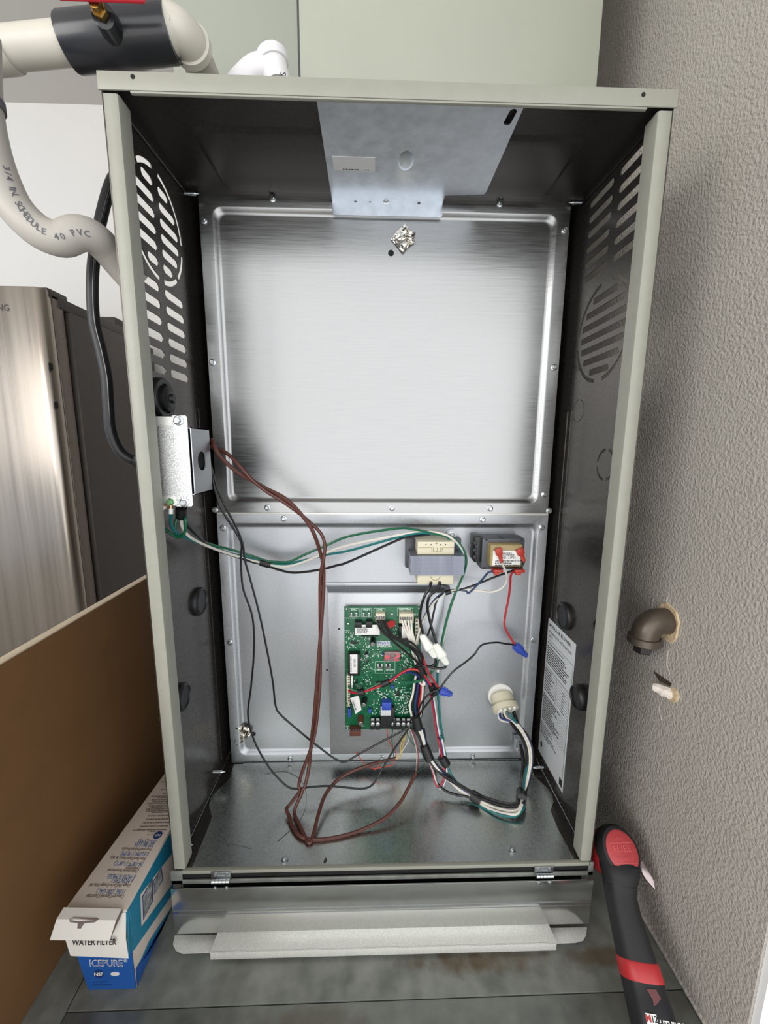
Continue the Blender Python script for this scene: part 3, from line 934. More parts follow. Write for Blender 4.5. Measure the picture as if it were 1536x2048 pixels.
print_lines(pb(244, 1306), BX, BZ, BN, 1, .04, .003, .0014, 'silk', board, name='printed_row', seed=33)
# ul mark
silk('UR', 462, 546, .0058, sx=.9)

# wrapped wire tag hanging over the board
tg = thing('wire_tag', 'small white printed wire tag hanging over the lower left of the green board', 'tag', pb(345, 1090, YP-.014))
q = [pb(288, 1040, YP-.016), pb(372, 1012, YP-.018), pb(398, 1150, YP-.015), pb(340, 1192, YP-.014)]
q2 = [pb(330, 1110, YP-.019)]
m_ = MB().prism([q[0], q[1], pb(385, 1080, YP-.019), q[2], q[3], pb(318, 1110, YP-.018)], (0, .0004, 0))
obj('tag_paper', m_, 'paper', tg)
ud = (q[3]-q[0]).normalized()
print_lines(q[0] + V((.005, -.0050, -.001)), ud, V((1, 0, .3)), BN, 4, .023, .0035, .0016, 'ink', tg, frac=(.85, 1), seed=41)

# ------------------------------------------------------------------ choke
def c5(cx, cy, y): return at(780 + cx/4.518, 1030 + cy/4.518, y=y)
YR = D + .006
ck = thing('choke_transformer', 'larger transformer with cream bobbins and wide bare grey core', 'transformer', (.083, YR, .40))
f0, f1 = c5(186, 372, .140), c5(668, 545, .140)
cx0, cx1, cz0, cz1 = f0.x, f1.x, f1.z, f0.z
for k in range(5):
    za, zb_ = cz0 + (cz1-cz0)*k/5, cz0 + (cz1-cz0)*(k+1)/5
    obj('core_lamination', MB().box(cx0 + .0003*(k % 2), cx1 - .0003*(k % 2), .140, .186, za+.00004, zb_-.00004), 'core', ck)
g0, g1 = c5(250, 240, .148), c5(580, 350, .148)
tbm = obj('bobbin', MB().box(g0.x, g1.x, .148, .190, cz1, g0.z), 'cream', ck, bevel=.0015)
for cx in (326, 372, 458, 502):
    p = c5(cx, 268, .1479)
    obj('bobbin_hole', MB().lathe(p, (0, 1, 0), [(0, .0011), (.0003, .0011)], 8), 'ink', tbm)
m_ = MB()
for x0, y0, x1, y1 in ((258, 294, 380, 298), (376, 294, 380, 330), (390, 288, 394, 332), (390, 330, 460, 333), (424, 294, 427, 330), (456, 288, 460, 332), (470, 294, 580, 298), (470, 296, 473, 330), (410, 250, 428, 262)):
    u, w2 = c5(x0, y0, .1478), c5(x1, y1, .1478)
    m_.box(u.x, w2.x, .1476, .1481, w2.z, u.z)
obj('moulded_line', m_, 'tan', tbm, smooth=False)
h0, h1 = c5(248, 548, .148), c5(572, 628, .148)
obj('bobbin', MB().box(h0.x, h1.x, .148, .190, h1.z, cz0), 'cream', ck, bevel=.0015)
u = c5(410, 556, .1476)
obj('moulded_ring', MB().tube([u + V((.0075*math.cos(a), 0, -.0065*abs(math.sin(a)))) for a in [math.pi*k/12 for k in range(13)]], .0005, 5), 'tan', ck)
# mounting straps
for x0, x1, z0, z1 in ((cx0-.004, cx0+.012, cz0-.002, cz1+.018), (cx1-.012, cx1+.004, cz0-.002, cz1+.018)):
    obj('mounting_strap', MB().box(x0, x1, .186, YR, z0, z1), 'core_dark', ck, bevel=.001)
p = c5(555, 175, YR-.002)
m_ = holed([(p.x-.008, p.z-.012), (p.x+.008, p.z-.012), (p.x+.008, p.z+.004), (p.x+.004, p.z+.009), (p.x-.004, p.z+.009), (p.x-.008, p.z+.004)], [circ(p.x, p.z, .0034, 14)], .0014, lambda u, v, k: V((u, YR-.0012+k, v)))
obj('mounting_ear', m_, 'galv', ck)
inst(sc0, frame((p.x, YR-.0018, p.z), (0, -1, 0)), ck)
p = c5(480, 660, D+.004)
obj('strap_foot', MB().obox((p.x, D+.001, p.z), (1, 0, -.4), (0, 1, 0), (.4, 0, 1), .010, .0045, .007), 'core_dark', ck, bevel=.001)

# ------------------------------------------------------------------ small transformer
tr = thing('small_transformer', 'smaller transformer with tan wrapped coil, white label and red terminal sleeves', 'transformer', (.2, YR, .41))
a0, a1 = c5(838, 215, .160), c5(1205, 440, .160)
kx0, kx1, kz1, kz0 = a0.x, a1.x, a0.z, c5(860, 490, .160).z
for k in range(4):
    ya, yb_ = .160 + .032*k/4, .160 + .032*(k+1)/4
    obj('core_lamination', MB().box(kx0, kx1, ya+.0002, yb_-.0002, kz0, kz1), 'core_dark', tr, bevel=.0004)
obj('core_gap', MB().box((kx0+kx1)/2-.004, (kx0+kx1)/2+.002, .1596, .186, kz1-.0002, kz1+.0004), 'black', tr)
lb0 = c5(775, 180, .168)
obj('mounting_bracket', MB().box(lb0.x-.001, kx0+.001, .166, YR, kz0+.010, kz1+.002), 'chip', tr, bevel=.0012)
for k in range(3):
    z = kz0 + .016 + k*.012
    obj('bracket_louvre', MB().box(lb0.x-.004, lb0.x+.002, .164, .176, z, z+.007), 'chip', tr, bevel=.001)
p = c5(750, 280, YR-.001)
m_ = holed([(p.x-.004, p.z-.008), (p.x+.012, p.z-.009), (p.x+.012, p.z+.009), (p.x-.004, p.z+.008), (p.x-.008, p.z+.004), (p.x-.008, p.z-.004)], [circ(p.x-.001, p.z, .003, 14)], .0014, lambda u, v, k: V((u, YR-.0012+k, v)))
obj('mounting_ear', m_, 'galv', tr)
inst(sc0, frame((p.x-.001, YR-.0018, p.z), (0, -1, 0)), tr)
for cx, cy in ((872, 226), (1192, 230), (852, 480)):
    p = c5(cx, cy, .1598)
    obj('core_rivet', MB().lathe(p, (0, -1, 0), [(-.0004, .0017), (.0004, .0015)], 10), 'ink', tr)
b0, b1 = c5(912, 268, .140), c5(1192, 470, .140)
bob = obj('coil', MB().box(b0.x, b1.x, .140, .162, b1.z, b0.z), 'tan', tr, bevel=.0028, segs=3)
l0, l1 = c5(932, 322, .1395), c5(1175, 455, .1395)
lab = obj('maker_label', MB().box(l0.x, l1.x, .1391, .1400, l1.z, l0.z), 'paper', tr, bevel=.0002)
text('D345113P01', .0058, c5(1062, 386, .1388), BX, BZ, 'ink', lab, align='CENTER', sx=.9)
print_lines(c5(1010, 345, .139), BX, BZ, BN, 2, .024, .0030, .0013, 'ink', lab, seed=51)
print_lines(c5(950, 415, .139), BX, BZ, BN, 3, .044, .0036, .0014, 'ink', lab, seed=52)
def sleeve(cx0_, cy0, cx1_, cy1, y, w0=.0062):
    p0, p1 = c5(cx0_, cy0, y), c5(cx1_, cy1, y)
    d = (p1-p0).normalized()
    sd_ = V((0, 1, 0)).cross(d)
    L = (p1-p0).length
    prof = [(0, w0*.92), (.08, w0), (.42, w0*.95), (.52, w0*.55), (.92, w0*.45), (1, w0*.38)]
    m = MB().loft([[p0 + d*L*t + sd_*w_*i*.9 + V((0, .0024*(w_/w0)*j, 0)) for i, j in ((-1, -.6), (-.6, -1), (.6, -1), (1, -.6), (1, .6), (.6, 1), (-.6, 1), (-1, .6))] for t, w_ in prof])
    return obj('terminal_sleeve', m, 'terminal', tr)
sleeve(975, 300, 1010, 432, .134)
sleeve(1165, 305, 1215, 420, .138, .0068)
for x0, x1 in ((925, 1010), (1118, 1205)):
    u, w2 = c5(x0, 484, .148), c5(x1, 512, .148)
    obj('terminal_sleeve', MB().box(u.x, w2.x, .140, .156, w2.z, u.z), 'terminal', tr, bevel=.0012)
    obj('terminal_crimp', MB().box(u.x+.001, (u.x+w2.x)/2+.001, .138, .150, w2.z-.003, w2.z+.001), 'terminal', tr, bevel=.001)

# ------------------------------------------------------------------ junction box on the left side
jb = thing('junction_box', 'bright galvanised wiring box screwed inside the left cabinet side', 'junction box', (-HW, .06, .57))
def jy(px, py, y=.030): return at(px, py, y=y)
jz1, jz0 = jy(380, 855).z, jy(386, 990).z
jx1 = jy(384, 900).x
jyb = at(421, 900, x=jx1).y
hole_c = at(404, 922, x=jx1)
m_ = holed([(.031, jz0), (jyb, jz0), (jyb, jz1), (.031, jz1)], [circ(hole_c.y, hole_c.z, .0125, 24)], .0012, lambda u, v, k: V((jx1-.0006+k, u, v)))
m_.box(-HW+.001, jx1, .031, jyb, jz1-.0012, jz1)
m_.box(-HW+.001, jx1, .031, jyb, jz0, jz0+.0012)
m_.box(-HW+.001, -HW+.0022, .031, jyb, jz0, jz1)
m_.box(-HW+.001, jx1, jyb-.0012, jyb, jz0, jz1)
jbody = obj('box_body', m_, 'galv', jb)
obj('dark_inside', MB().box(jx1-.004, jx1-.003, hole_c.y-.014, hole_c.y+.014, hole_c.z-.014, hole_c.z+.014), 'void', jb)
jzT, jzB = jy(357, 831).z, jy(369, 1013).z
cov = [(-.298, jy(320, 853).z), (jy(341, 853).x, jy(341, 853).z), (jy(344, 850).x, jy(344, 850).z), (jy(344, 832).x, jzT), (jy(371, 832).x, jzT), (jy(374, 836).x, jzT-.002),
       (jy(386, 1009).x, jzB+.002), (jy(383, 1013).x, jzB), (jy(353, 1013).x, jzB), (jy(353, 1000).x, jy(353, 994).z), (jy(349, 990).x, jy(349, 991).z), (-.298, jy(320, 991).z)]
cb = obj('cover', MB().loft([[(a_, .0296, b_) for a_, b_ in cov], [(a_, .0308, b_) for a_, b_ in cov]]), 'spangle', jb)
obj('back_ear', MB().box(-.298, jy(352, 840).x, .0325, .0337, jz1-.002, jzT-.001), 'galv_bright', jb, bevel=.0005)
obj('back_ear', MB().box(-.298, jy(352, 1000).x, .0325, .0337, jzB+.0005, jz0+.002), 'galv_bright', jb, bevel=.0005)
for px, py in ((357, 841), (369, 1005)):
    p = jy(px, py, .0295)
    inst(sc0, frame(p, (0, -1, 0)) @ Matrix.Scale(1.18, 4), jb)
p = jy(341, 1004, .0325)
obj('ground_screw', MB().lathe(p, (0, -1, 0), [(0, .0050), (.001, .0050), (.001, .0040), (.0042, .0040), (.0046, .0034)], 6), 'green_screw', jb)
for dx, dz, x2, z2 in ((-.002, -.002, -.0115, -.010), (.0015, -.004, .0015, -.015)):
    p2 = p + V((dx, -.002, dz))
    p3 = p + V((x2, -.004, z2))
    lug = obj('ground_lug', MB().tube([p2, p2.lerp(p3, .45)], .0018, 8), 'copper', jb)
    obj('crimp', MB().tube([p2.lerp(p3, .4), p3], .0026, 10), 'nylon', lug)
G1 = p + V((-.0115, -.004, -.010))
G2 = p + V((.0015, -.004, -.015))
# big rubber grommet above the box with wires leaving it
gm = thing('rubber_grommet', 'large black rubber cord grommet above the junction box', 'grommet', (-HW, .069, .652))
obj('outer_ring', MB().lathe((-HW, .069, .652), (1, 0, 0), [(-.006, .0150), (.0, .0150), (.0, .0270), (.004, .0270), (.007, .0250), (.007, .0190), (.004, .0180), (.004, .008)], 28), 'black', gm, ang=40)
obj('inner_boss', MB().lathe((-HW+.002, .069, .652), (1, 0, 0), [(0, .0170), (.009, .0165), (.012, .012), (.012, .006), (.016, .005)], 24), 'black', gm, ang=40)

# ------------------------------------------------------------------ round plug
pg = thing('round_plug', 'round white nylon socket with plug low on the right of the divider', 'connector', (.218, YR, .135))
pc = at(1001, 1391, y=YR-.003)
obj('socket_flange', MB().lathe(pc + V((0, .003, 0)), (0, -1, 0), [(0, .0235), (.004, .0235), (.0055, .0220), (.0055, .0150)], 30), 'white', pg)
pd = V((.14, -.80, -.55)).normalized()
pb0 = pc + V((.001, -.003, -.001))
pbod = obj('plug_body', MB().lathe(pb0, pd, [(-.004, .0190), (.010, .0190), (.0105, .0170), (.014, .0170), (.0145, .0215), (.024, .0215)], 16, sq=(1.12, .92), up=(1, 0, 0)), 'cream', pg, ang=30)
pe = pb0 + pd*.024
pu = V((1, 0, 0)); pu = (pu - pd*pu.dot(pd)).normalized(); pv = pd.cross(pu)
PIN = []
for j in range(3):
    for i in range(4):
        c = pe + pu*(i-1.5)*.0088 + pv*(j-1)*.0085
        if (c-pe).length < .0185:
            PIN.append(c)
            obj('pin_sleeve', MB().lathe(c - pd*.001, pd, [(0, .0030), (.0040, .0030), (.0040, .0018), (.002, .0018)], 8), 'white', pg)

# grey clip at the lower right bead
cp = thing('wire_clip', 'small grey metal wire clip at the lower right bead', 'clip', at(1034, 1480, y=D))
p = at(1034, 1480, y=D)
obj('clip_body', MB().box(p.x-.006, p.x+.008, D-.010, D+.003, p.z-.009, p.z+.010), 'galv', cp, bevel=.001)
obj('clip_tongue', MB().box(p.x-.002, p.x+.004, D-.013, D-.009, p.z-.013, p.z+.004), 'galv', cp, bevel=.0008)
#__PART3__
# ------------------------------------------------------------------ wiring
def c3(cx, cy, y): return at(280 + cx/3.84, 740 + cy/3.84, y=y)
def c7(cx, cy, y): return at(400 + cx/1.92, 900 + cy/1.92, y=y)
def cm(cx, cy, y): return at(380 + cx/4.8, 960 + cy/4.8, y=y)
def cb_(cx, cy, y): return at(540 + cx/2.648, 1450 + cy/2.648, y=y)
def cz_(cx, cy, z): return at(540 + cx/2.648, 1450 + cy/2.648, z=z)
def cp_(cx, cy, y): return at(960 + cx/6.4, 1340 + cy/6.4, y=y)
def pz_(cx, cy, z): return at(960 + cx/6.4, 1340 + cy/6.4, z=z)
def strand(parent, m, r, pts, label=None, name='wire'):
    o = obj(name, MB().tube(spline(pts, 7), r, 7), m, parent)
    if label: o['label'] = label
    return o
def tape(parent, a, b, r, name='tape_wrap'):
    a, b = V(a), V(b)
    d = (b-a)
    return obj(name, MB().tube([a - d*.02, a, a.lerp(b, .5), b, b + d*.02], [r*.85, r, r*1.04, r, r*.85], 12), 'black', parent)

# supply wires: wiring box -> past the large transformer -> down the right of the board
sw = thing('supply_wires', 'green, white, teal and black wires taped together from the wiring box to the large transformer', 'wires', G2)
strand(sw, 'wire_teal', .0021, [G2, c3(240,1190,.045), c3(300,1262,.06), c3(430,1318,.09), c3(570,1368,.13), c3(700,1410,.155), c3(830,1440,.165), cm(730,800,.168), cm(860,808,.168), cm(960,800,.168), cm(1110,768,.168), cm(1310,718,.168), cm(1536,676,.165), c5(110,192,.158), c5(300,164,.156), c5(440,176,.158)], 'teal wire')
strand(sw, 'wire_green', .0021, [G1, c3(162,1180,.045), c3(230,1250,.055), c3(300,1285,.058), c3(345,1240,.055), c3(350,1150,.05), c3(335,1130,.06)], 'short green loop')
strand(sw, 'wire_green', .0021, [c3(285,1130,.055), c3(272,1190,.055), c3(285,1265,.06), c3(430,1305,.092), c3(570,1348,.13), c3(700,1380,.152), c3(850,1425,.163), cm(730,775,.165), cm(850,788,.166), cm(960,782,.166), cm(1110,712,.165), cm(1300,632,.163), cm(1536,538,.16), c5(60,122,.158), c5(220,130,.157), c5(400,168,.156), c5(520,196,.158)], 'dark green wire')
strand(sw, 'wire_white', .0022, [c3(318,1130,.058), c3(325,1200,.06), c3(370,1270,.07), c3(470,1330,.10), c3(620,1390,.14), c3(780,1440,.162), cm(640,782,.166), cm(740,810,.166), cm(840,826,.167), cm(960,824,.168), cm(1100,782,.167), cm(1310,698,.166), cm(1536,622,.163), c5(190,162,.158), c5(350,154,.157), c5(450,166,.157), c5(530,192,.158), c5(610,256,.160), c5(662,330,.162), c5(682,400,.164), c5(672,490,.165), c5(625,610,.165), c5(575,750,.165), c5(535,880,.165), c5(505,1010,.163), c5(480,1130,.16), c5(455,1270,.155), c5(432,1420,.15)], 'white wire')
strand(sw, 'wire_black', .0021, [c3(335,1130,.062), c3(370,1200,.066), c3(440,1270,.085), c3(560,1370,.13), c3(700,1420,.155), c3(850,1470,.165), cm(640,795,.168), cm(740,822,.169), cm(840,858,.170), cm(1000,890,.170), cm(1240,862,.168), cm(1400,822,.166), cm(1536,780,.164), c5(90,218,.160), c5(200,194,.158), c5(360,176,.159)], 'black wire')
strand(sw, 'wire_green', .0022, [c5(500,186,.158), c5(590,226,.160), c5(660,310,.161), c5(688,400,.163), c5(678,490,.164), c5(640,590,.164), c5(585,720,.163), c5(540,850,.162), c5(500,1000,.160), c5(470,1140,.157), c5(450,1260,.152), pb(1110,735,.148), pb(1030,832,.146), pb(960,872,.144), pb(860,886,.143), pb(740,876,.143)], 'green wire')
strand(sw, 'wire_teal', .0021, [c5(520,205,.160), c5(610,270,.162), c5(655,350,.163), c5(672,440,.165), c5(655,530,.166), c5(600,680,.166), c5(550,810,.166), c5(510,950,.165), c5(480,1090,.163), pb(1185,480,.162), pb(1160,640,.158), pb(1130,800,.154), pb(1128,960,.152), pb(1142,1120,.152), pb(1160,1300,.150), pb(1185,1450,.148), cb_(905,60,.142), cb_(928,150,.136), cb_(950,245,.128), cb_(1000,318,.118), cb_(1060,385,.105), cb_(1110,425,.094), cz_(1200,470,.005), cz_(1290,484,.007), cz_(1338,448,.012), pz_(560,1680,.014), cp_(560,1500,.118), cp_(592,1300,.13), cp_(620,1150,.138), cp_(608,980,.145), cp_(560,830,.15), cp_(490,710,.153), cp_(380,570,.152)] + [PIN[2]], 'long teal wire')
tape(sw, cm(676,788,.166), cm(772,812,.167), .0062)
tape(sw, c3(318,1058,.05), c3(316,1130,.058), .0070)
tape(sw, pb(1070,910,.147), pb(1096,1000,.147), .0062)
tape(sw, cb_(908,168,.134), cb_(936,212,.132), .0075)

# brown thermostat cables
tc_ = thing('thermostat_cables', 'two twisted brown thermostat cables hanging from the wiring box down to the bottom pan', 'cable', c3(545,560,.065))
def twist(pts, r, amp, turns, ph):
    p = spline(pts, 10)
    out = []
    n = len(p)
    for i, q in enumerate(p):
        t = (p[min(i+1, n-1)] - p[max(i-1, 0)]).normalized()
        u = V((1, 0, 0)) - t*t.x
        u = u.normalized() if u.length > .2 else V((0, 0, 1))
        v_ = t.cross(u)
        a = ph + turns*2*math.pi*i/(n-1)
        f = amp(i/(n-1))
        out.append(q + u*math.cos(a)*f + v_*math.sin(a)*f)
    return out
trunk = [c3(505,535,.105), c3(560,575,.098), c3(640,650,.092), c3(800,800,.09), c3(960,915,.10), c3(1100,995,.105), c3(1210,1085,.108), c3(1320,1200,.112), c3(1385,1310,.115), c3(1402,1450,.118), c3(1398,1600,.12), at(643,1200,y=.122), at(640,1290,y=.122), at(636,1380,y=.12), at(628,1460,y=.116), at(616,1520,y=.110), at(604,1570,y=.100), at(598,1600,y=.092)]
P1 = twist(trunk, 0, lambda t: .0028 + .003*max(0, math.sin(t*math.pi*5))*(t < .95), 3.2, 0)
P2 = twist(trunk, 0, lambda t: .0028 + .003*max(0, math.sin(t*math.pi*5))*(t < .95), 3.2, math.pi)
e1 = [at(589,1624,z=.007), at(601,1654,z=.006), at(613,1679,z=.0045), at(620,1685,z=.0035), at(627,1668,z=.006), at(637,1628,z=.014), at(650,1591,z=.020), at(672,1563,z=.026), at(703,1543,z=.031), at(745,1528,z=.034), at(790,1517,z=.034)]
e2 = [at(580,1609,z=.014), at(573,1618,z=.012), at(578,1632,z=.008), at(584,1650,z=.006), at(596,1668,z=.005), at(612,1677,z=.0045), at(640,1679,z=.0035), at(680,1673,z=.0035), at(722,1660,z=.005), at(768,1637,z=.012), at(800,1605,z=.022), at(816,1577,z=.032), at(832,1546,z=.044)]
o = obj('cable', MB().tube(P1[:-6] + spline([P1[-6]] + e1, 7), .0029, 8), 'brown_cable', tc_)
o = obj('cable', MB().tube(P2[:-6] + spline([P2[-6]] + e2, 7), .0027, 8), 'brown_cable', tc_)
# thin control conductors fanning out of the cable ends
for m, a in (('wire_orange', [at(790,1517,z=.034), at(783,1530,y=.162), at(762,1535,y=.160), at(745,1537,y=.16)]),
             ('wire_orange', [at(745,1537,y=.16), at(730,1528,y=.17), at(712,1505,y=.178)]),
             ('wire_orange', [at(758,1524,y=.16), at(756,1534,y=.16), at(748,1540,y=.16)]),
             ('wire_yellow', [at(790,1517,z=.034), at(800,1508,y=.164), at(806,1490,y=.163), at(812,1468,y=.162), pb(828,1330,.160)]),
             ('wire_yellow', [at(794,1519,y=.166), at(802,1512,y=.165), at(801,1492,y=.164), at(808,1474,y=.163)]),
             ('wire_white', [at(792,1518,y=.166), at(806,1500,y=.164), at(818,1478,y=.163), pb(850,1320,.160)]),
             ('wire_green', [at(788,1516,y=.166), at(786,1500,y=.165), at(784,1478,y=.164), pb(702,1310,.160)]),
             ('tool_red', [at(790,1516,y=.166), at(792,1506,y=.165), at(782,1490,y=.164), at(775,1470,y=.163), pb(640,1300,.160)]),
             ('wire_white', [at(832,1546,z=.044), at(833,1528,y=.155), at(833,1500,y=.16), at(824,1468,y=.162), pb(860,1330,.160)]),
             ('wire_red', [at(832,1546,z=.044), at(837,1525,y=.155), at(834,1490,y=.16), at(826,1465,y=.162), pb(845,1325,.160)]),
             ('wire_green', [at(832,1546,z=.044), at(848,1532,y=.155), at(844,1508,y=.16), at(824,1485,y=.162), pb(800,1310,.160)])):
    obj('conductor', MB().tube(spline(a, 6), .0008, 5), m, tc_)

# two loose black wires
bw = thing('loose_black_wires', 'pair of loose thin black wires looping left of the board from the wiring box', 'wires', c3(555,800,.08))
strand(bw, 'wire_black', .0016, [c3(530,690,.10), c3(556,780,.096), c3(570,900,.094), c3(620,1060,.09), c3(720,1220,.10), c3(778,1330,.105), c3(775,1430,.108), c3(778,1550,.11), c3(795,1690,.11), at(505,1235,y=.112), at(508,1300,y=.115), at(502,1375,y=.118), at(496,1430,y=.118), at(508,1480,y=.116), at(535,1530,y=.114), at(562,1562,y=.112), at(585,1577,y=.110), at(620,1574,y=.112), at(660,1572,y=.113), at(715,1577,y=.112), at(738,1574,y=.114), at(752,1560,y=.120), at(770,1528,y=.130), at(790,1496,y=.136), pb(880,1290,.140), pb(925,1215,.140), pb(980,1075,.138), pb(1060,990,.137), pb(1140,958,.137), pb(1165,968,.139)], 'black wire ending at the lower blue wire nut')
strand(bw, 'wire_black', .0016, [c3(535,700,.10), c3(560,790,.096), c3(600,930,.092), c3(660,1060,.09), c3(740,1210,.10), c3(790,1340,.105), c3(805,1460,.108), c3(850,1620,.11), at(518,1225,y=.112), at(532,1290,y=.115), at(545,1360,y=.118), at(551,1410,y=.118), at(560,1428,y=.118), at(590,1455,y=.12), at(630,1488,y=.125), at(668,1516,y=.128), at(690,1523,y=.128), at(715,1510,y=.13), at(760,1485,y=.134), at(812,1458,y=.138), pb(920,1255,.139), pb(985,1150,.138), pb(1080,1030,.136), pb(1160,930,.136), pb(1270,790,.138), pb(1400,690,.142), pb(1480,620,.146), c5(830,1175,.150), c5(960,1152,.153), c5(1050,1165,.155), c5(1130,1172,.157)], 'black wire ending at the upper blue wire nut')
def wire_nut(p0, p1, label):
    p0, p1 = V(p0), V(p1)
    d = p1-p0
    L = d.length
    t = thing('wire_nut', label, 'wire nut', p0)
    obj('shell', MB().lathe(p0, d, [(0, .0058), (L*.15, .0064), (L*.75, .0050), (L*.93, .0044), (L, .0030)], 10), 'nut', t, ang=25)
    u = d.normalized().cross(V((0, 1, 0))).normalized()
    for s_ in (-1, 1):
        obj('wing', MB().obox(p0 + d*.30 + u*s_*.0062, d, u, d.cross(u), L*.26, .0015, .0014), 'nut', t, bevel=.0006)
    for k in range(4):
        obj('ridge', MB().obox(p0 + d*.55 + u*(k-1.5)*.0020 + V((0, -.0048, 0)), d, u, d.cross(u), L*.22, .0004, .0008), 'nut', t)
    return t
wire_nut(c5(1128,1174,.157), c5(1236,1275,.160), 'blue wire nut joining the red wire right of the board')
wire_nut(pb(1150,960,.138), pb(1268,1002,.136), 'blue wire nut beside the taped bundle low at the board edge')

# leads of the small transformer
tl = thing('transformer_leads', 'thin red, white, black and slate leads of the small transformer', 'wires', c5(1010,440,.134))
strand(tl, 'wire_red', .0018, [c5(1120,512,.143), c5(1092,545,.148), c5(1085,640,.156), c5(1070,760,.16), c5(1042,900,.162), c5(1035,1000,.162), c5(1070,1080,.160), c5(1125,1165,.157)], 'red lead')
strand(tl, 'wire_white', .0018, [c5(1012,435,.134), c5(1045,510,.142), c5(1055,590,.152), c5(1010,660,.160), c5(920,695,.164), c5(800,685,.165), c5(680,672,.165), c5(560,685,.162), c5(480,720,.16), c5(390,800,.158), c5(320,920,.155), c5(270,1040,.154), c5(235,1150,.153)], 'white lead')
strand(tl, 'wire_black', .0018, [c5(1212,415,.140), c5(1190,455,.142), c5(1100,505,.148), c5(960,555,.158), c5(800,620,.163), c5(660,668,.164), c5(520,700,.161), c5(430,760,.159), c5(395,880,.157), c5(370,1000,.156), c5(340,1090,.155)], 'black lead')
strand(tl, 'wire_slate', .0018, [c5(950,508,.146), c5(890,520,.15), c5(840,575,.156), c5(770,650,.162), c5(708,706,.164), c5(680,684,.165), c5(560,678,.164), c5(470,712,.162), c5(395,775,.16), c5(330,880,.158), c5(285,985,.157)], 'slate blue lead')
tape(tl, c5(500,705,.161), c5(548,690,.162), .0042)

# choke leads with white inline connectors
cl = thing('choke_leads', 'two short black leads from the large transformer into white inline connectors', 'wires', c5(370,605,.148))
strand(cl, 'wire_black', .0024, [c5(372,606,.147), c5(355,660,.142), c5(310,740,.140), c5(280,840,.142), c5(272,950,.144), c5(300,1075,.143)])
strand(cl, 'wire_black', .0024, [c5(450,604,.147), c5(435,665,.142), c5(360,730,.140), c5(338,820,.142), c5(352,920,.144), c5(385,1050,.143), c5(420,1160,.141)])
def inline(p, q, w0):
    p, q = V(p), V(q)
    d = q-p
    u = d.cross(V((0, 1, 0))).normalized()
    n = V((0, 1, 0))
    m = MB()
    def sec(t, w_, h): return [p + d*t + u*w_*i + n*h*j for i, j in ((-1,-.6),(-.7,-1),(.7,-1),(1,-.6),(1,.6),(.7,1),(-.7,1),(-1,.6))]
    m.loft([sec(0, w0*.55, .0035), sec(.10, w0*.8, .0045), sec(.42, w0, .0050), sec(.44, w0*1.12, .0056), sec(.60, w0*1.12, .0056), sec(.62, w0*.85, .0046), sec(.90, w0*.72, .0042), sec(1, w0*.5, .0032)])
    return obj('inline_connector', m, 'nylon', cl, bevel=.0004)
inline(pb(975,428,.143), pb(1106,645,.142), .0072)
inline(pb(1105,515,.141), pb(1222,712,.140), .0075)
strand(cl, 'wire_black', .0022, [pb(1106,650,.142), pb(1108,700,.142), pb(1060,735,.143), pb(980,720,.144), pb(925,738,.145), pb(930,800,.147)])
strand(cl, 'wire_black', .0022, [pb(1215,705,.140), pb(1195,745,.140), pb(1130,752,.141), pb(1040,735,.142), pb(970,745,.144), pb(960,800,.146)])

# board harness: line, neutral, low-voltage and motor wires
bh = thing('board_harness', 'taped black, white, red and blue wires plugged into the right edge of the green board', 'wires', pb(575,280,.155))
for k, pts in enumerate(([(545,285),(575,370),(640,440),(735,520),(850,620),(930,690)], [(568,285),(596,375),(665,445),(760,490),(870,560),(945,650)],
                         [(592,285),(630,370),(690,440),(780,475),(880,505),(960,590),(985,660)], [(614,285),(660,380),(720,455),(800,505),(900,560),(975,650)])):
    L = len(pts)
    strand(bh, 'wire_black', .0019, [pb(p_[0], p_[1], (.155, .150, .147, .144, .144, .145, .146)[i] - .0012*k) for i, p_ in enumerate(pts)] + [pb(960+k*8, 760, .146+k*.001)])
for k, pts in enumerate(([(785,288),(815,380),(850,460),(880,560),(905,660),(930,760)], [(812,288),(835,370),(868,460),(905,560),(935,660),(950,760)], [(875,288),(885,400),(905,480),(920,560),(950,680),(965,760)],
                         [(848,290),(860,380),(885,470),(915,590),(940,700),(955,780)])):
    strand(bh, 'wire_white', .0019, [pb(p_[0], p_[1], (.155, .152, .150, .150, .150, .151)[i]) for i, p_ in enumerate(pts)])
strand(bh, 'wire_white', .0018, [c5(270,1040,.154), pb(935,480,.154), pb(920,520,.155), pb(940,600,.154), pb(965,700,.152)])
tape(bh, pb(950,715,.147), pb(990,830,.149), .0075)
mm = (('wire_white', 905, 890, 862, 880, -.001), ('wire_black', 925, 905, 885, 905, .001), ('wire_blue', 945, 930, 915, 925, -.002), ('wire_black', 955, 948, 935, 940, .002), ('wire_red', 972, 968, 950, 955, .0), ('wire_white', 990, 985, 970, 962, -.002), ('wire_black', 1000, 995, 985, 970, .003))
for m, a_, b_, c_, d_, dy in mm:
    strand(bh, m, .0019, [pb(a_+20, 800, .148+dy), pb(a_, 900, .150+dy), pb(b_, 1000, .150+dy), pb(c_, 1110, .149+dy), pb(d_, 1210, .147+dy), pb(905+(a_-950)*.25, 1290, .145+dy)])
tape(bh, pb(915,1210,.144), pb(945,1330,.142), .0082)
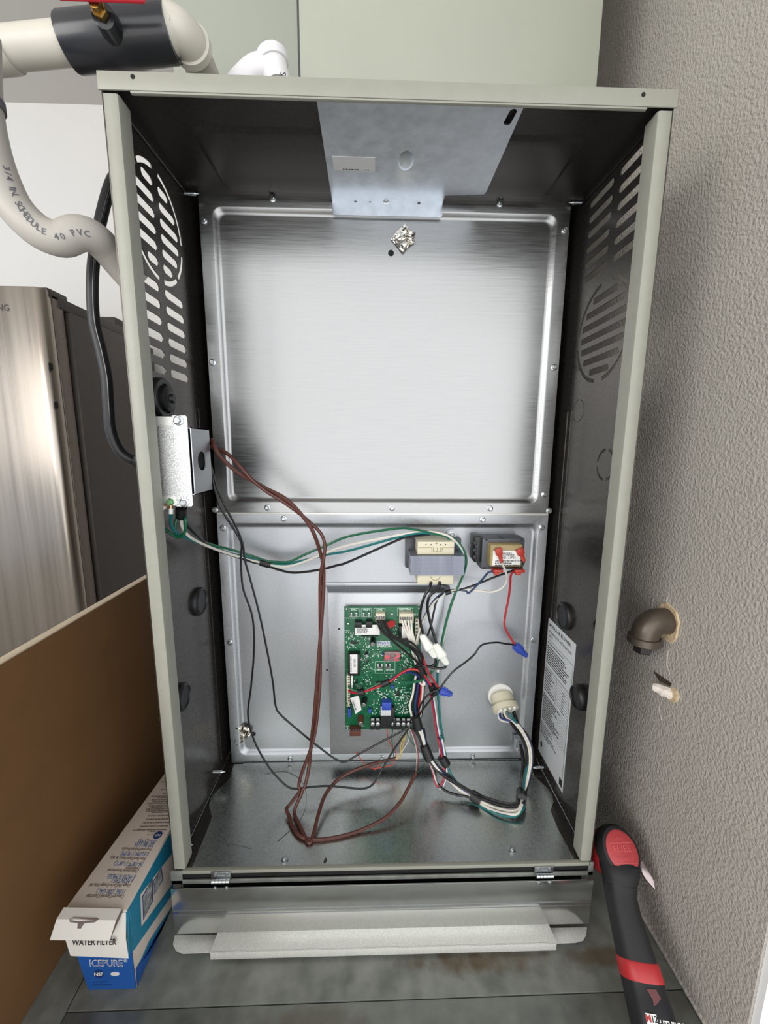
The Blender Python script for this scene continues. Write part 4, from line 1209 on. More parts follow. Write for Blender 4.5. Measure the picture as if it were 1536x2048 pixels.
# bundle from the tape to the floor and across to the round plug
def run(m, r, ox, oz, pin, sag, label=None):
    a = pb(930+ox*3, 1330, .142)
    pts = [a, cb_(800+ox, 60, .142), cb_(826+ox*.6, 140, .138), cb_(868+ox*.8, 215, .130), cb_(930+ox, 285-oz, .122), cb_(1005, 338-oz+sag*.3, .112), cb_(1090, 388-oz+sag*.5, .098), cz_(1180, 425-oz+sag, .006+.0002*oz), cz_(1260, 445-oz+sag, .008+.0002*oz), cz_(1312, 440-oz+sag, .012+.0002*oz), pz_(520+ox*2, 1690, .016), cp_(545+ox*2, 1560, .116)]
    if pin is not None:
        pts += [cp_(590+ox*2.2, 1380, .128), cp_(625+ox*2.2, 1180, .136), cp_(612+ox*2.5, 1000, .142), cp_(550+ox*2.6, 840, .148), cp_(440+ox*2.6, 690, .152), PIN[pin] + pd*.012, PIN[pin]]
    return strand(bh, m, r, pts, label)
run('wire_white', .0021, 14, 0, 0, 26)
run('wire_black', .0020, -8, 12, 1, 0)
run('wire_white', .0021, 4, 4, 5, 12)
run('wire_blue', .0020, 18, 8, 4, -4)
run('wire_black', .0020, -14, 20, 3, -8)
run('wire_black', .0020, 22, 14, 7, -4)
strand(bh, 'wire_black', .0018, [cp_(510,955,.170), cp_(532,1080,.150), cp_(542,1220,.138), cp_(528,1380,.126), cp_(515,1540,.116), pz_(500,1660,.014)])
strand(bh, 'wire_black', .0018, [cp_(525,960,.170), cp_(560,1100,.150), cp_(566,1260,.136), cp_(545,1430,.124), cp_(530,1560,.116)])
strand(bh, 'wire_black', .0021, [cb_(870,240,.13), cb_(880,300,.122), cb_(930,348,.113), cb_(990,370,.107), cb_(1040,378,.104), cb_(1080,392,.099)], 'marked black wire')
# red and blue pair looping back at the floor
for m, dx in (('wire_red', 0), ('wire_blue', 10), ('wire_white', 18)):
    strand(bh, m, .0019, [pb(1062+dx*1.2, 1000, .146), pb(1090+dx, 1150, .147), pb(1110+dx, 1300, .146), pb(1140+dx, 1450, .144), cb_(893+dx, 80, .139), cb_(912+dx*.8, 170, .133), cb_(922+dx*.7, 240, .127), cb_(916+dx*.5, 300, .121), cb_(890+dx*.6, 325+dx*.6, .118), cb_(872+dx*.3, 298, .121), cb_(864, 250, .126), cb_(846, 200, .132)])
tape(bh, cb_(816,108,.139), cb_(846,182,.133), .0080)
tape(bh, cb_(1066,368,.103), cb_(1116,400,.094), .0085)
tape(bh, cp_(522,1560,.116), pz_(540,1650,.017), .0078)
# low-voltage red, blue and green from the edge header
lv = thing('header_leads', 'red, blue and green leads crossing the lower half of the green board', 'wires', pb(275,960,.158))
strand(lv, 'wire_red', .0020, [pb(276,964,.158), pb(320,985,.153), pb(390,985,.149), pb(470,960,.147), pb(590,915,.145), pb(690,865,.144), pb(770,805,.143), pb(850,765,.142), pb(920,765,.142), pb(985,800,.143), pb(1030,860,.144), pb(1075,930,.145)])
strand(lv, 'wire_green', .0018, [pb(276,928,.158), pb(310,955,.152), pb(380,975,.150), pb(470,945,.149), pb(560,900,.148), pb(680,872,.146)])
strand(lv, 'wire_blue', .0019, [pb(640,890,.147), pb(700,845,.146), pb(780,805,.145), pb(860,790,.145), pb(940,825,.146), pb(1010,870,.147), pb(1060,930,.147)])
strand(lv, 'wire_red', .0016, [pb(985,620,.146), pb(1005,700,.143), pb(1040,790,.141), pb(1090,870,.140), pb(1140,940,.139), pb(1160,965,.139)])
strand(lv, 'wire_white', .0016, [pb(955,860,.148), pb(965,900,.147), pb(1000,912,.146), pb(1005,880,.147)])
tape(lv, pb(366,986,.149), pb(424,978,.148), .0062)
tape(lv, pb(592,912,.145), pb(664,878,.144), .0050)

# ------------------------------------------------------------------ filter carton
XR = -.331
fb = thing('filter_carton', 'long white, teal and blue water filter carton with torn open hang flap', 'box', (-.365, .05, DECK))
ZT, YF = .007, -.053
body = MB().loft([[(-.392, YF, DECK), (XR, YF, DECK), (XR, YF, ZT), (-.411, YF, ZT)], [(-.392, .21, DECK), (XR, .21, DECK), (XR, .21, ZT), (-.390, .21, ZT)]])
obj('carton', body, 'card', fb, bevel=.0006)
def side_poly(name, pts, m, lift, parent=fb):
    q = [at(60 + a/3.49, 1500 + b/3.49, x=XR + lift) for a, b in pts]
    q = [V((XR + lift, max(p.y, YF), min(max(p.z, DECK+.0005), ZT-.0003))) for p in q]
    return obj(name, MB().loft([q, [p - V((.0003, 0, 0)) for p in q]]), m, parent, smooth=False)
side_poly('teal_panel', [(668,1118),(985,570),(1010,700),(770,1010),(778,1240),(728,1390),(692,1460)], 'card_teal', .0004)
side_poly('teal_stripe', [(720,1400),(776,1240),(1000,930),(1000,1000),(728,1395)], 'card_teal', .0005)
side_poly('navy_panel', [(738,1530),(800,1420),(870,1290),(990,1110),(1000,1330),(752,1690)], 'card_blue', .0004)
side_poly('swoosh_line', [(770,1480),(830,1340),(900,1230),(990,1100),(990,1116),(905,1245),(838,1352)], 'card_teal', .0007)
side_poly('swoosh_line', [(790,1470),(850,1370),(920,1260),(990,1150),(990,1164),(925,1274),(856,1384)], 'card_navy', .0008)
for n, pts in ((1, [(786,1022),(856,896),(860,1050),(792,1186)]), (2, [(864,912),(918,822),(930,905),(868,1010)])):
    f_ = side_poly('photo_frame', pts, 'card_navy', .0006)
    cx, cy = sum(p[0] for p in pts)/4, sum(p[1] for p in pts)/4
    side_poly('photo', [(cx+(a-cx)*.84, cy+(b-cy)*.9) for a, b in pts], M.setdefault('photo', mat('grey carton picture', (150, 152, 152), .5, var=.7, vscale=120)), .0009, f_)
def fitw(body, a, b, size, up, m, parent, nrm_off=V((0, 0, 0)), name='lettering', off=0.):
    a, b = V(a) + nrm_off, V(b) + nrm_off
    o = text(body, size, a, b-a, up, m, parent, name=name, off=off)
    wd = max(v.co.x for v in o.data.vertices) - min(0, min(v.co.x for v in o.data.vertices))
    o.matrix_basis = o.matrix_basis @ Matrix.Diagonal(((b-a).length/wd, 1, 1, 1))
    return o
def t6(cx, cy): return at(60 + cx/3.49, 1500 + cy/3.49, z=ZT + .0004)
top_ = (('Capacity/Capacité/Capacidad', 655, 1022, 395, 1017, .0060, 'print_shade_brown'), ("1136L (300 GAL.)", 668, 990, 464, 984, .0080, 'print_blue'), ("Usage life/Cycle d'usage/Vida útil", 700, 946, 416, 940, .0060, 'print_shade_brown'),
        ('6 MONTHS /', 720, 913, 572, 910, .0080, 'print_blue'), ('6 MOIS /6 MESES', 737, 886, 540, 880, .0080, 'print_blue'), ('Temperature/Température/', 752, 846, 540, 838, .0060, 'print_shade_brown'), ('Temperatura', 768, 826, 668, 822, .0060, 'print_shade_brown'),
        ('34-100°F (1-38°C)', 790, 796, 588, 790, .0085, 'print_blue'), ('Flow Rate/Débit/Velod de flujo', 808, 760, 560, 750, .0062, 'print_shade_brown'), ('0.5GPM (1.9LPM)', 828, 726, 636, 720, .0085, 'print_blue'),
        ('Pressure/Pression/Presión', 850, 694, 640, 688, .0062, 'print_shade_brown'), ('207-862 KPA', 866, 664, 730, 658, .0085, 'print_blue'), ('(30-125 PSI)', 882, 640, 756, 634, .0085, 'print_blue'))
for body_, x0, y0, x1, y1, sz, m in top_:
    fitw(body_, t6(x0, y0), t6(x1, y1), sz, (0, -1, 0), m, fb)
p = t6(892, 594)
obj('round_mark', MB().lathe(p, (0, 0, 1), [(0, .0062), (.0002, .0062)], 20), 'card_navy', fb)
text('NSF', .0048, p + V((0, 0, .0003)), (-1, 0, 0), (0, -1, 0), 'card_in', fb, align='CENTER')
print_lines(t6(868, 592), (-1, 0, 0), (0, -1, 0), (0, 0, 1), 2, .014, .005, .0013, 'print_shade_brown', fb, seed=61)
print_lines(t6(952, 556), (-1, 0, 0), (0, -1, 0), (0, 0, 1), 8, .052, .0060, .0015, 'print_shade_brown', fb, frac=(.7, 1), seed=62)
print_lines(t6(978, 425), (-1, 0, 0), (0, -1, 0), (0, 0, 1), 5, .050, .0070, .0014, 'print_shade_brown', fb, frac=(.6, 1), seed=63)
print_lines(t6(990, 360), (-1, 0, 0), (0, -1, 0), (0, 0, 1), 6, .040, .0080, .0016, 'print_shade_brown', fb, frac=(.6, 1), seed=64)
# blue end panel
def fr6(cx, cy, y=YF-.0006): return at(60 + cx/3.49, 1500 + cy/3.49, y=y)
zbl = fr6(500, 1440).z
end = obj('blue_end', MB().loft([[(-.3925, YF-.0005, DECK+.0005), (XR, YF-.0005, DECK+.0005), (XR, YF-.0005, zbl+.02), (-.3925-.0189*(zbl+.02-DECK)/(ZT-DECK), YF-.0005, zbl+.02)], [(-.3925, YF+.001, DECK+.0005), (XR, YF+.001, DECK+.0005), (XR, YF+.001, zbl+.02), (-.3925-.0189*(zbl+.02-DECK)/(ZT-DECK), YF+.001, zbl+.02)]]), 'card_blue', fb)
fitw('ICEPURE', fr6(416, 1488), fr6(648, 1488), .0150, (0, 0, 1), 'card_in', end, V((0, -.0004, 0)), off=.0004)
fitw('ICEPURE', fr6(419, 1488), fr6(645, 1488), .0140, (0, 0, 1), 'card_blue', end, V((0, -.0007, 0)), off=-.0002)
text('®', .0070, fr6(652, 1472), (1, 0, 0), (0, 0, 1), 'card_in', end)
p = fr6(480, 1563)
obj('round_mark', MB().lathe(p, (0, -1, 0), [(0, .0066), (.0003, .0066)], 22), 'card_navy', end)
text('NSF', .0068, p + V((0, -.0005, 0)), (1, 0, 0), (0, 0, 1), 'card_in', end, align='CENTER', off=.0002)
p = fr6(594, 1562)
obj('oval_mark', MB().lathe(p, (0, -1, 0), [(0, .0058), (.0003, .0058)], 22, sq=(1, .55), up=(1, 0, 0)), 'card_in', end)
print_lines(fr6(440, 1620), (1, 0, 0), (0, 0, 1), (0, -1, 0), 2, .030, .005, .0012, 'card_navy', end, seed=66)
# white end panel bowing outwards
yo = YF - .012
A_, B_ = V((-.4105, YF-.001, ZT-.002)), V((XR-.001, YF-.001, ZT-.002))
C_, D_ = at(257, 1917, y=yo), at(141, 1912, y=yo)
mid1, mid2 = A_.lerp(D_, .5) + V((0, -.003, 0)), B_.lerp(C_, .5) + V((0, -.003, 0))
m_ = MB().loft([[A_, B_, B_+V((0, .0006, 0)), A_+V((0, .0006, 0))], [mid1, mid2, mid2+V((0, .0006, 0)), mid1+V((0, .0006, 0))], [D_, C_, C_+V((0, .0006, 0)), D_+V((0, .0006, 0))]])
wp = obj('white_end', m_, 'card_in', fb, ang=60)
ta = A_.lerp(D_, .80).lerp(B_.lerp(C_, .80), .36)
q1, q2 = fr6(300, 1336, yo+.0005), fr6(610, 1332, yo+.0005)
fitw('WATER FILTER', q1, q2, .0098, C_.lerp(D_, .5)*-1 + A_.lerp(B_, .5), 'ink', wp, V((0, -.0014, 0)), off=.0002)
# teal side lug of the end
m_ = MB().loft([[B_, C_, V((XR+.0004, YF+.004, C_.z+.004)), V((XR+.0004, YF+.004, ZT-.002))], [B_+V((.0006, 0, 0)), C_+V((.0006, 0, 0)), V((XR+.001, YF+.004, C_.z+.004)), V((XR+.001, YF+.004, ZT-.002))]])
obj('teal_lug', m_, 'card_teal', fb)
# hang flap with the slot
def fl6(cx, cy, y): return at(60 + cx/3.49, 1500 + cy/3.49, y=y)
r0a, r0b = fl6(236, 1098, YF-.0008), fl6(640, 1108, YF-.0008)
r1a, r1b = fl6(185, 1180, YF-.012), fl6(600, 1190, YF-.012)
r2a, r2b = fl6(138, 1328, YF-.021), fl6(556, 1332, YF-.021)
m_ = MB().loft([[r0a, r0b, r0b+V((0, 0, -.0006)), r0a+V((0, 0, -.0006))], [r1a, r1b, r1b+V((0, .0004, -.0006)), r1a+V((0, .0004, -.0006))], [r2a, r2b, r2b+V((0, .0006, 0)), r2a+V((0, .0006, 0))]])
hf = obj('hang_flap', m_, 'card_in', fb, ang=20)
def onf(u, v):   # point on the flap; u across, v: 0 top edge, 1 fold, 2 lower edge
    a, b = (r0a.lerp(r1a, v), r0b.lerp(r1b, v)) if v <= 1 else (r1a.lerp(r2a, v-1), r1b.lerp(r2b, v-1))
    return a.lerp(b, u) + V((0, -.0006, .0005))
hs = [(.22, .98), (.27, .78), (.66, .80), (.71, .90), (.66, 1.10), (.49, 1.16), (.46, 1.42), (.40, 1.42), (.38, 1.16), (.24, 1.12)]
obj('hang_slot', MB().add([onf(u, v) for u, v in hs], [tuple(range(len(hs)))]), 'print_shade_brown', hf, smooth=False)
m_ = MB().add([r0b, fl6(648, 1128, YF-.001), fl6(560, 1322, YF-.019), r2b, r1b], [(0, 1, 2, 3, 4)])
obj('flap_tuck', m_, 'print_shade_brown', hf, smooth=False)  # tuck flap in shadow; its shade is put into the brown colour

# ------------------------------------------------------------------ brown board
bd = thing('fibreboard_panel', 'brown fibreboard panel standing on edge left of the cabinet', 'panel', (-.461, .1, DECK))
zt_ = at(140, 1246, x=-.455).z
obj('sheet', MB().box(-.467, -.455, -.46, .62, DECK, zt_-.0012), 'mdf', bd)
obj('top_edge', MB().box(-.4672, -.4548, -.4602, .6202, zt_-.0012, zt_+.0006), 'mdf_edge', bd, bevel=.0004)

# ------------------------------------------------------------------ refrigerator
fg = thing('refrigerator', 'stainless refrigerator with charcoal side behind the brown board', 'refrigerator', (-1.6, 1.5, FLOOR))
FX, FY, FZ = -1.213, 1.10, 1.147
n = 10
arc = [(FX - .035 + .035*math.sin(math.pi/2*k/n), FY + .035 - .035*math.cos(math.pi/2*k/n)) for k in range(n+1)]
fp = [(-2.10, FY+.03), (-2.07, FY+.004), (-2.0, FY)] + arc + [(FX, FY+.045), (-2.10, FY+.045)]
obj('door', MB().loft([[(x, y, FLOOR+.06) for x, y in fp], [(x, y, FZ) for x, y in fp]]), 'stainless', fg, bevel=.004)
de = obj('door_edge', MB().box(-2.08, FX+.002, FY+.045, FY+.098, FLOOR+.06, FZ-.012), 'door_side', fg, bevel=.003)
for px, py in ((102, 733), (113, 810)):
    p = at(px, py, x=FX+.003)
    obj('edge_hole', MB().box(FX+.0018, FX+.0032, p.y-.009, p.y+.009, p.z-.012, p.z+.012), 'void', de)
fz2 = at(112, 612, x=FX+.012).z
obj('gasket', MB().box(-2.07, FX-.012, FY+.098, FY+.118, FLOOR+.06, fz2-.01), 'black', fg)
obj('cabinet_body', MB().box(-2.09, FX+.012, FY+.118, FY+.72, FLOOR+.02, fz2), 'fridge_side', fg, bevel=.004)
obj('top_trim', MB().box(-2.08, FX+.006, FY+.070, FY+.50, fz2, fz2+.042), 'fridge_dark', fg, bevel=.006)
obj('hinge_cover', MB().box(FX-.16, FX+.002, FY+.030, FY+.13, fz2+.02, fz2+.060), 'fridge_dark', fg, bevel=.008)
obj('rear_cover', MB().box(FX-.2, FX+.004, FY+.42, FY+.56, fz2, fz2+.075), 'fridge_dark', fg, bevel=.012)
for x in (-2.0, -1.3):
    for y in (FY+.15, FY+.65):
        obj('foot', MB().lathe((x, y, FLOOR), (0, 0, 1), [(0, .025), (.02, .025), (.03, .015)], 12), 'black', fg)
p = at(19, 616, y=FY-.0006)
text('SAMSUNG', .030, p, (1, 0, 0), (0, 0, 1), 'fridge_dark', fg, align='RIGHT', off=.0006)

# ------------------------------------------------------------------ coil cabinet above
cc = thing('coil_cabinet', 'pale grey-green enamelled coil cabinet standing above and behind the open cabinet', 'cabinet', (0, .35, H+.002))
CY = .185
xl, xm, xr_ = at(342, 70, y=CY).x, at(597, 70, y=CY).x, at(1201, 80, y=CY).x
obj('case', MB().box(xl+.003, xr_-.003, CY+.006, .55, H+.0015, 1.75), 'coil', cc)
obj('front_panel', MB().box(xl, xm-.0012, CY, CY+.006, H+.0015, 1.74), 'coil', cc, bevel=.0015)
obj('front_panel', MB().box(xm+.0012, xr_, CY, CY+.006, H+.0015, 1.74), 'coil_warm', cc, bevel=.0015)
obj('panel_gap', MB().box(xm-.0014, xm+.0014, CY+.003, CY+.0062, H+.0015, 1.74), 'ink_grey', cc)

# ------------------------------------------------------------------ drain pipes
YPV = .04
dpv = thing('drain_pipe', 'white pvc drain pipe with elbow crossing the top left corner', 'pipe', at(0, 98, y=YPV))
a, b = at(-220, 122, y=YPV), at(372, 62, y=YPV)
ax = (b-a).normalized()
el = at(364, 57, y=YPV)
b = at(345, 66, y=YPV)
obj('pipe_run', MB().lathe(a, ax, [(0, .0180), ((at(150, 86, y=YPV)-a).length, .0180)], 32), 'pvc', dpv)
cpl = at(22, 97, y=YPV)
obj('coupling', MB().lathe(cpl - ax*.10, ax, [(0, .0208), (.096, .0208), (.1, .0200), (.1, .0178)], 32), 'pvc', dpv, ang=50)
e0 = at(318, 68, y=YPV)
pts = [e0, e0.lerp(el, .35), el + V((-.014, .0, 0)), el + V((-.005, .004, 0)), el + V((.0, .013, 0)), el + V((.001, .022, 0))]
obj('elbow', MB().tube(spline(pts, 6), .0200, 28), 'pvc', dpv)
obj('elbow_collar', MB().lathe(el + V((.001, .018, 0)), (0, 1, 0), [(-.004, .0200), (-.003, .0222), (.005, .0225), (.006, .0180)], 32), 'pvc', dpv, ang=50)
obj('elbow_boss', MB().lathe(at(334, 36, y=YPV-.016), (-.2, -.8, -.2), [(-.004, .004), (.0012, .004), (.0016, .0032)], 14), 'pvc', dpv)
obj('pipe_run', MB().lathe(el + V((.001, .020, 0)), (0, 1, 0), [(0, .0180), (.122, .0180)], 32), 'pvc_grey', dpv)
vl = thing('ball_valve', 'black plastic ball valve with brass stem on the white drain pipe', 'valve', at(235, 78, y=YPV))
v0, v1 = at(137, 88, y=YPV), at(345, 66, y=YPV)
L = (v1-v0).length
obj('valve_body', MB().lathe(v0, ax, [(0, .0180), (.0, .0235), (.003, .0245), (L*.3, .0245), (L*.42, .0256), (L*.62, .0256), (L*.72, .0245), (L-.003, .0240), (L, .0232), (L, .0180)], 36), 'valve', vl, ang=40)
bo_ = at(230, 66, y=YPV-.014)
be_ = at(204, 28, y=YPV-.040)
sdv = (be_ - bo_).normalized()
sl_ = (be_ - bo_).length
obj('stem_boss', MB().lathe(bo_ - sdv*.010, sdv, [(0, .0175), (.010, .0135), (.010+sl_*.5, .0112), (.009+sl_, .0108), (.010+sl_, .0080)], 24), 'valve', vl, ang=40)
obj('stem', MB().lathe(be_ - sdv*.004, sdv, [(0, .0048), (.020, .0048)], 14), 'brass', vl)
obj('stem_nut', MB().lathe(be_ + sdv*.002, sdv, [(0, .0072), (.006, .0072), (.007, .0060)], 6), 'brass', vl, ang=20)
hd0 = be_ + sdv*.016
obj('lever', MB().obox(hd0 + V((.010, .0, .004)), (1, 0, 0), (0, .5, .8), (0, -.8, .5), .040, .0075, .0016), 'red_handle', vl, bevel=.001)
rl_ = thing('red_lever', 'small red lever end showing below the pipe elbow', 'lever', at(372, 130, y=.075))
p0, p1 = at(364, 105, y=.080), at(380, 150, y=.085)
obj('lever_bar', MB().obox(p0.lerp(p1, .5), p1-p0, (0, 1, 0), (p1-p0).cross(V((0, 1, 0))), (p1-p0).length/2, .006, .0030), 'red_handle', rl_, bevel=.001)

wy = thing('white_fitting', 'bright white pvc fitting peeking over the cabinet top', 'fitting', at(530, 150, y=.115))
w0_, w1_ = at(556, 172, y=.115), at(543, 108, y=.115)
dd = (w1_-w0_).normalized()
wl = (w1_-w0_).length
obj('socket', MB().lathe(w0_, dd, [(0, .0165), (wl*.66, .0165), (wl*.67, .0188), (wl*.96, .0190), (wl, .0178), (wl, .0150), (wl*.9, .0140)], 28), 'pvc_white', wy, ang=40)
obj('side_branch', MB().tube(spline([at(470, 180, y=.115), at(490, 158, y=.115), at(512, 140, y=.115), at(540, 134, y=.115)], 6), [.0150]*19, 24), 'pvc_white', wy)
text('S', .010, at(567, 148, y=.096), (.2, 0, 1), (-1, 0, .2), 'ink', wy, align='CENTER')

# grey flexible-bent pipe
gp = thing('bent_grey_pipe', 'grey bent schedule 40 pvc pipe dropping past the white wall', 'pipe', at(85, 460, y=.0))
gpx = [(-46, 60, -.02), (-40, 190, -.02), (-26, 275, -.018), (-3, 350, -.015), (30, 415, -.01), (76, 461, -.005), (120, 478, .0), (155, 467, .005), (186, 474, .015), (212, 497, .03), (240, 530, .045), (272, 568, .06)]
gpp = spline([at(a, b, y=c) for a, b, c in gpx], 8)
obj('pipe_run', MB().tube(gpp, .0172, 22), 'pvc_grey', gp)
obj('pipe_clip', MB().lathe(at(-38, 202, y=-.02), (0, 0, 1), [(-.004, .0185), (.004, .0185)], 22), 'ink_grey', gp)
dense = spline([at(a, b, y=c) for a, b, c in gpx], 60)
def near(px, py): return min(range(len(dense)), key=lambda i: (at(px, py, y=dense[i].y) - dense[i]).length)
ia, ib = near(0, 345), near(172, 466)
chars = '3/4 IN. SCHEDULE 40 PVC'
acc = [0.]
for i in range(ia+1, ib+1): acc.append(acc[-1] + (dense[i]-dense[i-1]).length)
for k, ch in enumerate(chars):
    if ch == ' ': continue
    s_ = acc[-1]*(k+.5)/len(chars)
    i = ia + min(range(len(acc)), key=lambda q: abs(acc[q]-s_))
    t = (dense[i+1]-dense[i-1]).normalized()
    c = dense[i]
    nn = CAM_LOC - c
    nn = (nn - t*nn.dot(t)).normalized()
    sv = nn.cross(t)
    if sv.x + sv.z < 0: sv = -sv
    ph = .50*(1 - k/len(chars))
    nn = nn*math.cos(ph) + sv*math.sin(ph)
    text(ch, .0080, c + nn*.0175, t, nn.cross(t), 'ink_grey', gp, align='CENTER', off=.0001)

# ------------------------------------------------------------------ power cord on the outside of the cabinet
pc_ = thing('power_cord', 'thick black power cord hanging outside the left cabinet post', 'cord', at(186, 560, y=.05))
cpx = [(262, 300, .10), (240, 335, .085), (221, 370, .07), (205, 425, .06), (192, 490, .055), (185, 560, .05), (188, 640, .05), (202, 700, .05), (213, 755, .05), (217, 815, .052), (222, 862, .055), (238, 900, .06), (262, 918, .066), (282, 920, .072)]
obj('cord', MB().tube(spline([at(a, b, y=c) for a, b, c in cpx], 8), .0066, 12), 'black', pc_)
obj('cord_rib', MB().tube(spline([at(a+2, b, y=c-.006) for a, b, c in cpx[:-1]], 8), .0012, 6), 'black_gloss', pc_)
obj('entry_bushing', MB().lathe(at(282, 920, y=.072), (1, 0, .0), [(-.008, .010), (.012, .011)], 16), 'black', pc_)

# ------------------------------------------------------------------ pipe elbow and putty on the right wall
pe_ = thing('iron_elbow', 'painted iron pipe elbow poking out of the rough right wall', 'pipe fitting', (XW, .035, .35))
w1 = at(1335, 1243, x=XW)
o1 = at(1292, 1256, x=XW-.032)
o2 = at(1288, 1290, x=XW-.032)
path = spline([w1 + V((.012, 0, 0)), w1 + V((-.008, 0, .0005)), w1 + V((-.020, 0, -.002)), w1 + V((-.029, 0, -.012)), w1 + V((-.031, 0, -.026))], 6)
obj('elbow_body', MB().tube(path, [.0180]*len(path), 22), 'iron', pe_)
bt = path[-1]
obj('elbow_collar', MB().lathe(bt + V((0, 0, .004)), (0, 0, -1), [(-.001, .0180), (.0, .0208), (.009, .0212), (.011, .0190), (.011, .0120)], 24), 'iron', pe_, ang=40)
obj('pipe_plug', MB().lathe(bt + V((0, 0, -.006)), (0, 0, -1), [(0, .0125), (.012, .0122), (.014, .0105)], 6), 'iron_dark', pe_, ang=20)
rnd = random.Random(5)
n = 22
ri, ro = [], []
for k in range(n):
    a_ = 2*math.pi*k/n
    r_i, r_o = .0176, .0215 + rnd.uniform(0, .0025) + (.003 if math.sin(a_) < -.3 else 0)
    ri.append((math.cos(a_)*r_i, math.sin(a_)*r_i)); ro.append((math.cos(a_)*r_o, math.sin(a_)*r_o*1.15))
m_ = MB()
lo = [[(XW+.0004, w1.y+u, w1.z+v) for u, v in ro], [(XW-.0022, w1.y+u*.95, w1.z+v*.95) for u, v in ro], [(XW-.0012, w1.y+u, w1.z+v) for u, v in ri], [(XW+.003, w1.y+u, w1.z+v) for u, v in ri]]
m_.loft(lo, cap=False)
obj('broken_rim', m_, 'plaster', pe_, ang=20)
# painted-over caulk runs above and below the pipe
for q in ([(1337, 1190), (1333, 1205), (1338, 1222)], [(1308, 1196), (1304, 1212), (1308, 1228)], [(1336, 1300), (1334, 1330), (1340, 1350)]):
    obj('paint_run', MB().tube(spline([at(a, b, x=XW) for a, b in q], 5), [.0012]*11, 6), 'wall', pe_)
pt = thing('putty_stub', 'small white putty stub on the right wall below the iron elbow', 'putty', at(1330, 1382, x=XW))
s_a, s_b = at(1345, 1388, x=XW+.002), at(1306, 1374, x=XW-.016)
rr = [.0075, .0088, .0078, .0084, .0070, .0066, .0055]
obj('stub', MB().tube([s_a.lerp(s_b, k/6) + V((0, rnd.uniform(-.001, .001), rnd.uniform(-.001, .001))) for k in range(7)], rr, 9), 'plaster_white', pt)
obj('smear', MB().lathe(at(1345, 1390, x=XW), (-1, 0, 0), [(-.001, .016), (.0012, .013), (.0020, .006)], 12, sq=(.7, 1.0)), 'plaster', pt)
obj('torn_paint', MB().add([at(1306, 1342, x=XW-.001), at(1322, 1352, x=XW-.001), at(1344, 1367, x=XW-.0005), at(1340, 1373, x=XW-.004), at(1318, 1362, x=XW-.004)], [(0, 1, 2, 3, 4)]), 'iron', pt, smooth=False)
obj('paint_crack', MB().tube(spline([at(1319, 1408, x=XW), at(1318, 1422, x=XW), at(1321, 1430, x=XW), at(1323, 1440, x=XW)], 4), .0009, 5), 'wall', pt)

# ------------------------------------------------------------------ cordless driver
cdv = thing('cordless_driver', 'red and black cordless driver propped nose down beside the cabinet', 'power tool', (.34, -.03, DECK))
hc = at(1240, 1702, x=.337)                      # middle of the back cap
bend = at(1301, 2024, z=DECK+.034)               # battery end
ha = (bend - hc).normalized()
xa = V((1, 0, .1)); xa = (xa - ha*xa.dot(ha)).normalized()
capn = (V((0.05, -.62, .78)) - xa*0).normalized()
hn = xa.cross(ha)
if hn.z < 0: hn = -hn
xh = (V((1, 0, 0)) - capn*capn.x).normalized()
yh = capn.cross(xh)
# motor head along the nose axis
def headloop(t, rx, ry, sh=0.): return [hc + capn*t + xh*math.cos(a)*rx + yh*(math.sin(a)*ry + sh) for a in [2*math.pi*k/28 for k in range(28)]]
obj('motor_shell', MB().loft([headloop(-.085, .012, .012), headloop(-.080, .017, .018), headloop(-.058, .024, .026), headloop(-.030, .0270, .030), headloop(-.010, .0280, .031)]), 'tool_red', cdv)
obj('rubber_overmould', MB().loft([headloop(-.016, .0275, .0305), headloop(-.014, .0290, .0320), headloop(-.002, .0285, .0315), headloop(.004, .0255, .0285), headloop(.0055, .0220, .0250)]), 'tool_grip', cdv)
cap_ = obj('end_cap', MB().loft([headloop(.003, .0225, .0245), headloop(.0062, .0222, .0242), headloop(.0078, .0195, .0215)]), 'tool_red_cap', cdv)
tl_ = hc + capn*.0080
text('FUEL', .0105, tl_ + yh*.002, xh, yh, 'tool_emb', cap_, align='CENTER', sx=1.2, ext=.0003)
text('BRUSHLESS', .0050, tl_ - yh*.008, xh, yh, 'tool_emb', cap_, align='CENTER', sx=.95, ext=.0003)
text('M12', .0050, tl_ + yh*.013, xh, yh, 'tool_emb', cap_, align='CENTER', ext=.0003)
for s_ in (.0085, -.0135):
    obj('cap_ridge', MB().obox(tl_ + yh*s_ - capn*.0002, xh, yh, capn, .016, .0004, .0004), 'tool_emb', cap_)
obj('chuck', MB().lathe(hc - capn*.084, -capn, [(0, .0110), (.012, .0105), (.014, .0075), (.024, .0070), (.026, .0050)], 16), 'chrome', cdv, ang=40)
# handle
hs0 = hc - capn*.012 + (-yh)*.020 - xa*.012
p_end = bend
hl = (p_end - hs0)
def hloop(t, rx, ry, lift=0., side=0.):
    c = hs0 + hl*t + hn*lift + xa*side
    return [c + xa*math.copysign(abs(math.cos(a))**.8, math.cos(a))*rx + hn*math.copysign(abs(math.sin(a))**.8, math.sin(a))*ry for a in [2*math.pi*k/28 for k in range(28)]]
obj('handle', MB().loft([hloop(-.12, .0255, .016, -.002, .011), hloop(-.03, .0262, .0215, .001, .0105), hloop(.05, .0235, .0215, .001, .008), hloop(.13, .0205, .0200, 0, .004), hloop(.22, .0190, .0190, 0, .001), hloop(.34, .0195, .0190), hloop(.50, .0210, .0200), hloop(.62, .0218, .0205), hloop(.66, .0222, .0208)]), 'tool_grip', cdv)
obj('handle_seam', MB().loft([hloop(.125, .0211, .0204, 0, .0042), hloop(.132, .0211, .0204, 0, .0042)]), 'tool_black', cdv)
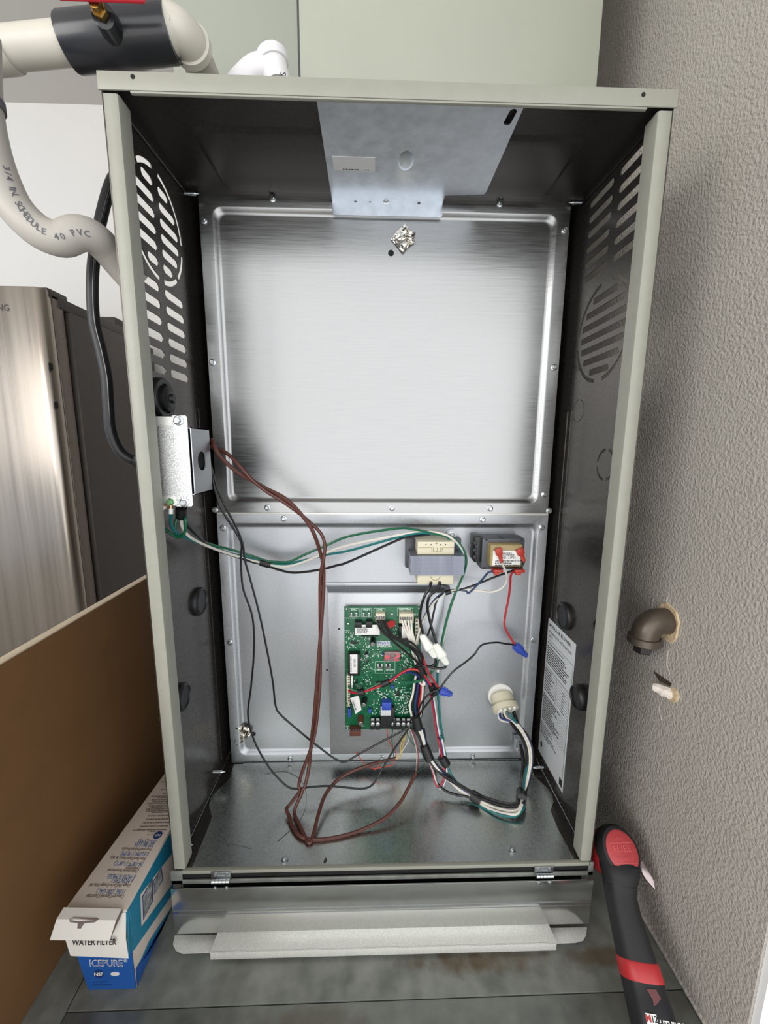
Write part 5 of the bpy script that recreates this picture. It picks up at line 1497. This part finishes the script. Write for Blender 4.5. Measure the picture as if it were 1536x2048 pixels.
obj('red_collar', MB().loft([hloop(.66, .0226, .0210), hloop(.675, .0236, .0218), hloop(.785, .0242, .0226), hloop(.795, .0236, .0220)]), 'tool_red', cdv)
bat = obj('battery', MB().loft([hloop(.76, .0226, .0214), hloop(.785, .0236, .0222), hloop(.92, .0240, .0228), hloop(.93, .0246, .0236), hloop(1.18, .0250, .0240), hloop(1.20, .0225, .0215)]), 'tool_black', cdv, bevel=0)
cb0 = hs0 + hl*.87 + hn*.0232
obj('red_flash', MB().add([cb0 - xa*.007 + ha*-.006, cb0 + xa*.004 - ha*.007, cb0 + xa*.008 + ha*.000, cb0 - xa*.002 + ha*.008, cb0 - xa*.002 + ha*.002], [(0, 1, 2, 3, 4)]), 'tool_brown', bat, smooth=False)
lb1 = hs0 + hl*1.00 + hn*.0244 - xa*.010
obj('white_badge', MB().obox(lb1, xa, ha, hn, .0062, .0042, .0003), 'paper', bat)
text('M', .0080, lb1 - xa*.0035 + hn*.0005, xa, -ha, 'tool_red', bat, align='CENTER', off=.0003)
text('12', .0075, lb1 + xa*.0030 + hn*.0005, xa, -ha, 'ink', bat, align='CENTER', off=.0002)
text('LITHIUM', .0070, hs0 + hl*1.02 + hn*.0236 + xa*.012, xa, -ha, 'paper', bat, align='CENTER', off=.0002)
# belt clip and ring
k0 = hc - capn*.022 + xh*.029 - yh*.012
obj('belt_clip', MB().prism([k0, k0 + V((.008, -.002, .004)), k0 + V((.016, -.018, -.010)), k0 + V((.014, -.024, -.018)), k0 + V((.006, -.014, -.012))], capn*.003), 'chrome', cdv, bevel=.0006)
obj('lanyard_ring', MB().tube([hs0 + hl*.12 + xa*(.0215 + .003*math.cos(a)) + ha*.003*math.sin(a) for a in [2*math.pi*k/12 for k in range(13)]], .0007, 6), 'tool_black', cdv)

# two stray fibres lying on the pan
for lab_, pts in (('thin dark curled fibre lying on the bottom pan behind the brown cables', [(530, 1548), (570, 1543), (603, 1562), (613, 1600), (600, 1640), (556, 1682)]),
                  ('thin pale curled fibre lying at the left front of the bottom pan', [(446, 1622), (436, 1650), (446, 1680), (475, 1690), (503, 1697)])):
    fo = obj('loose_fibre', MB().tube(spline([at(a, b, z=.0012) for a, b in pts], 6), .00028, 5), 'wire_black' if 'dark' in lab_ else 'ink_grey')
    tag(fo, lab_, 'fibre')
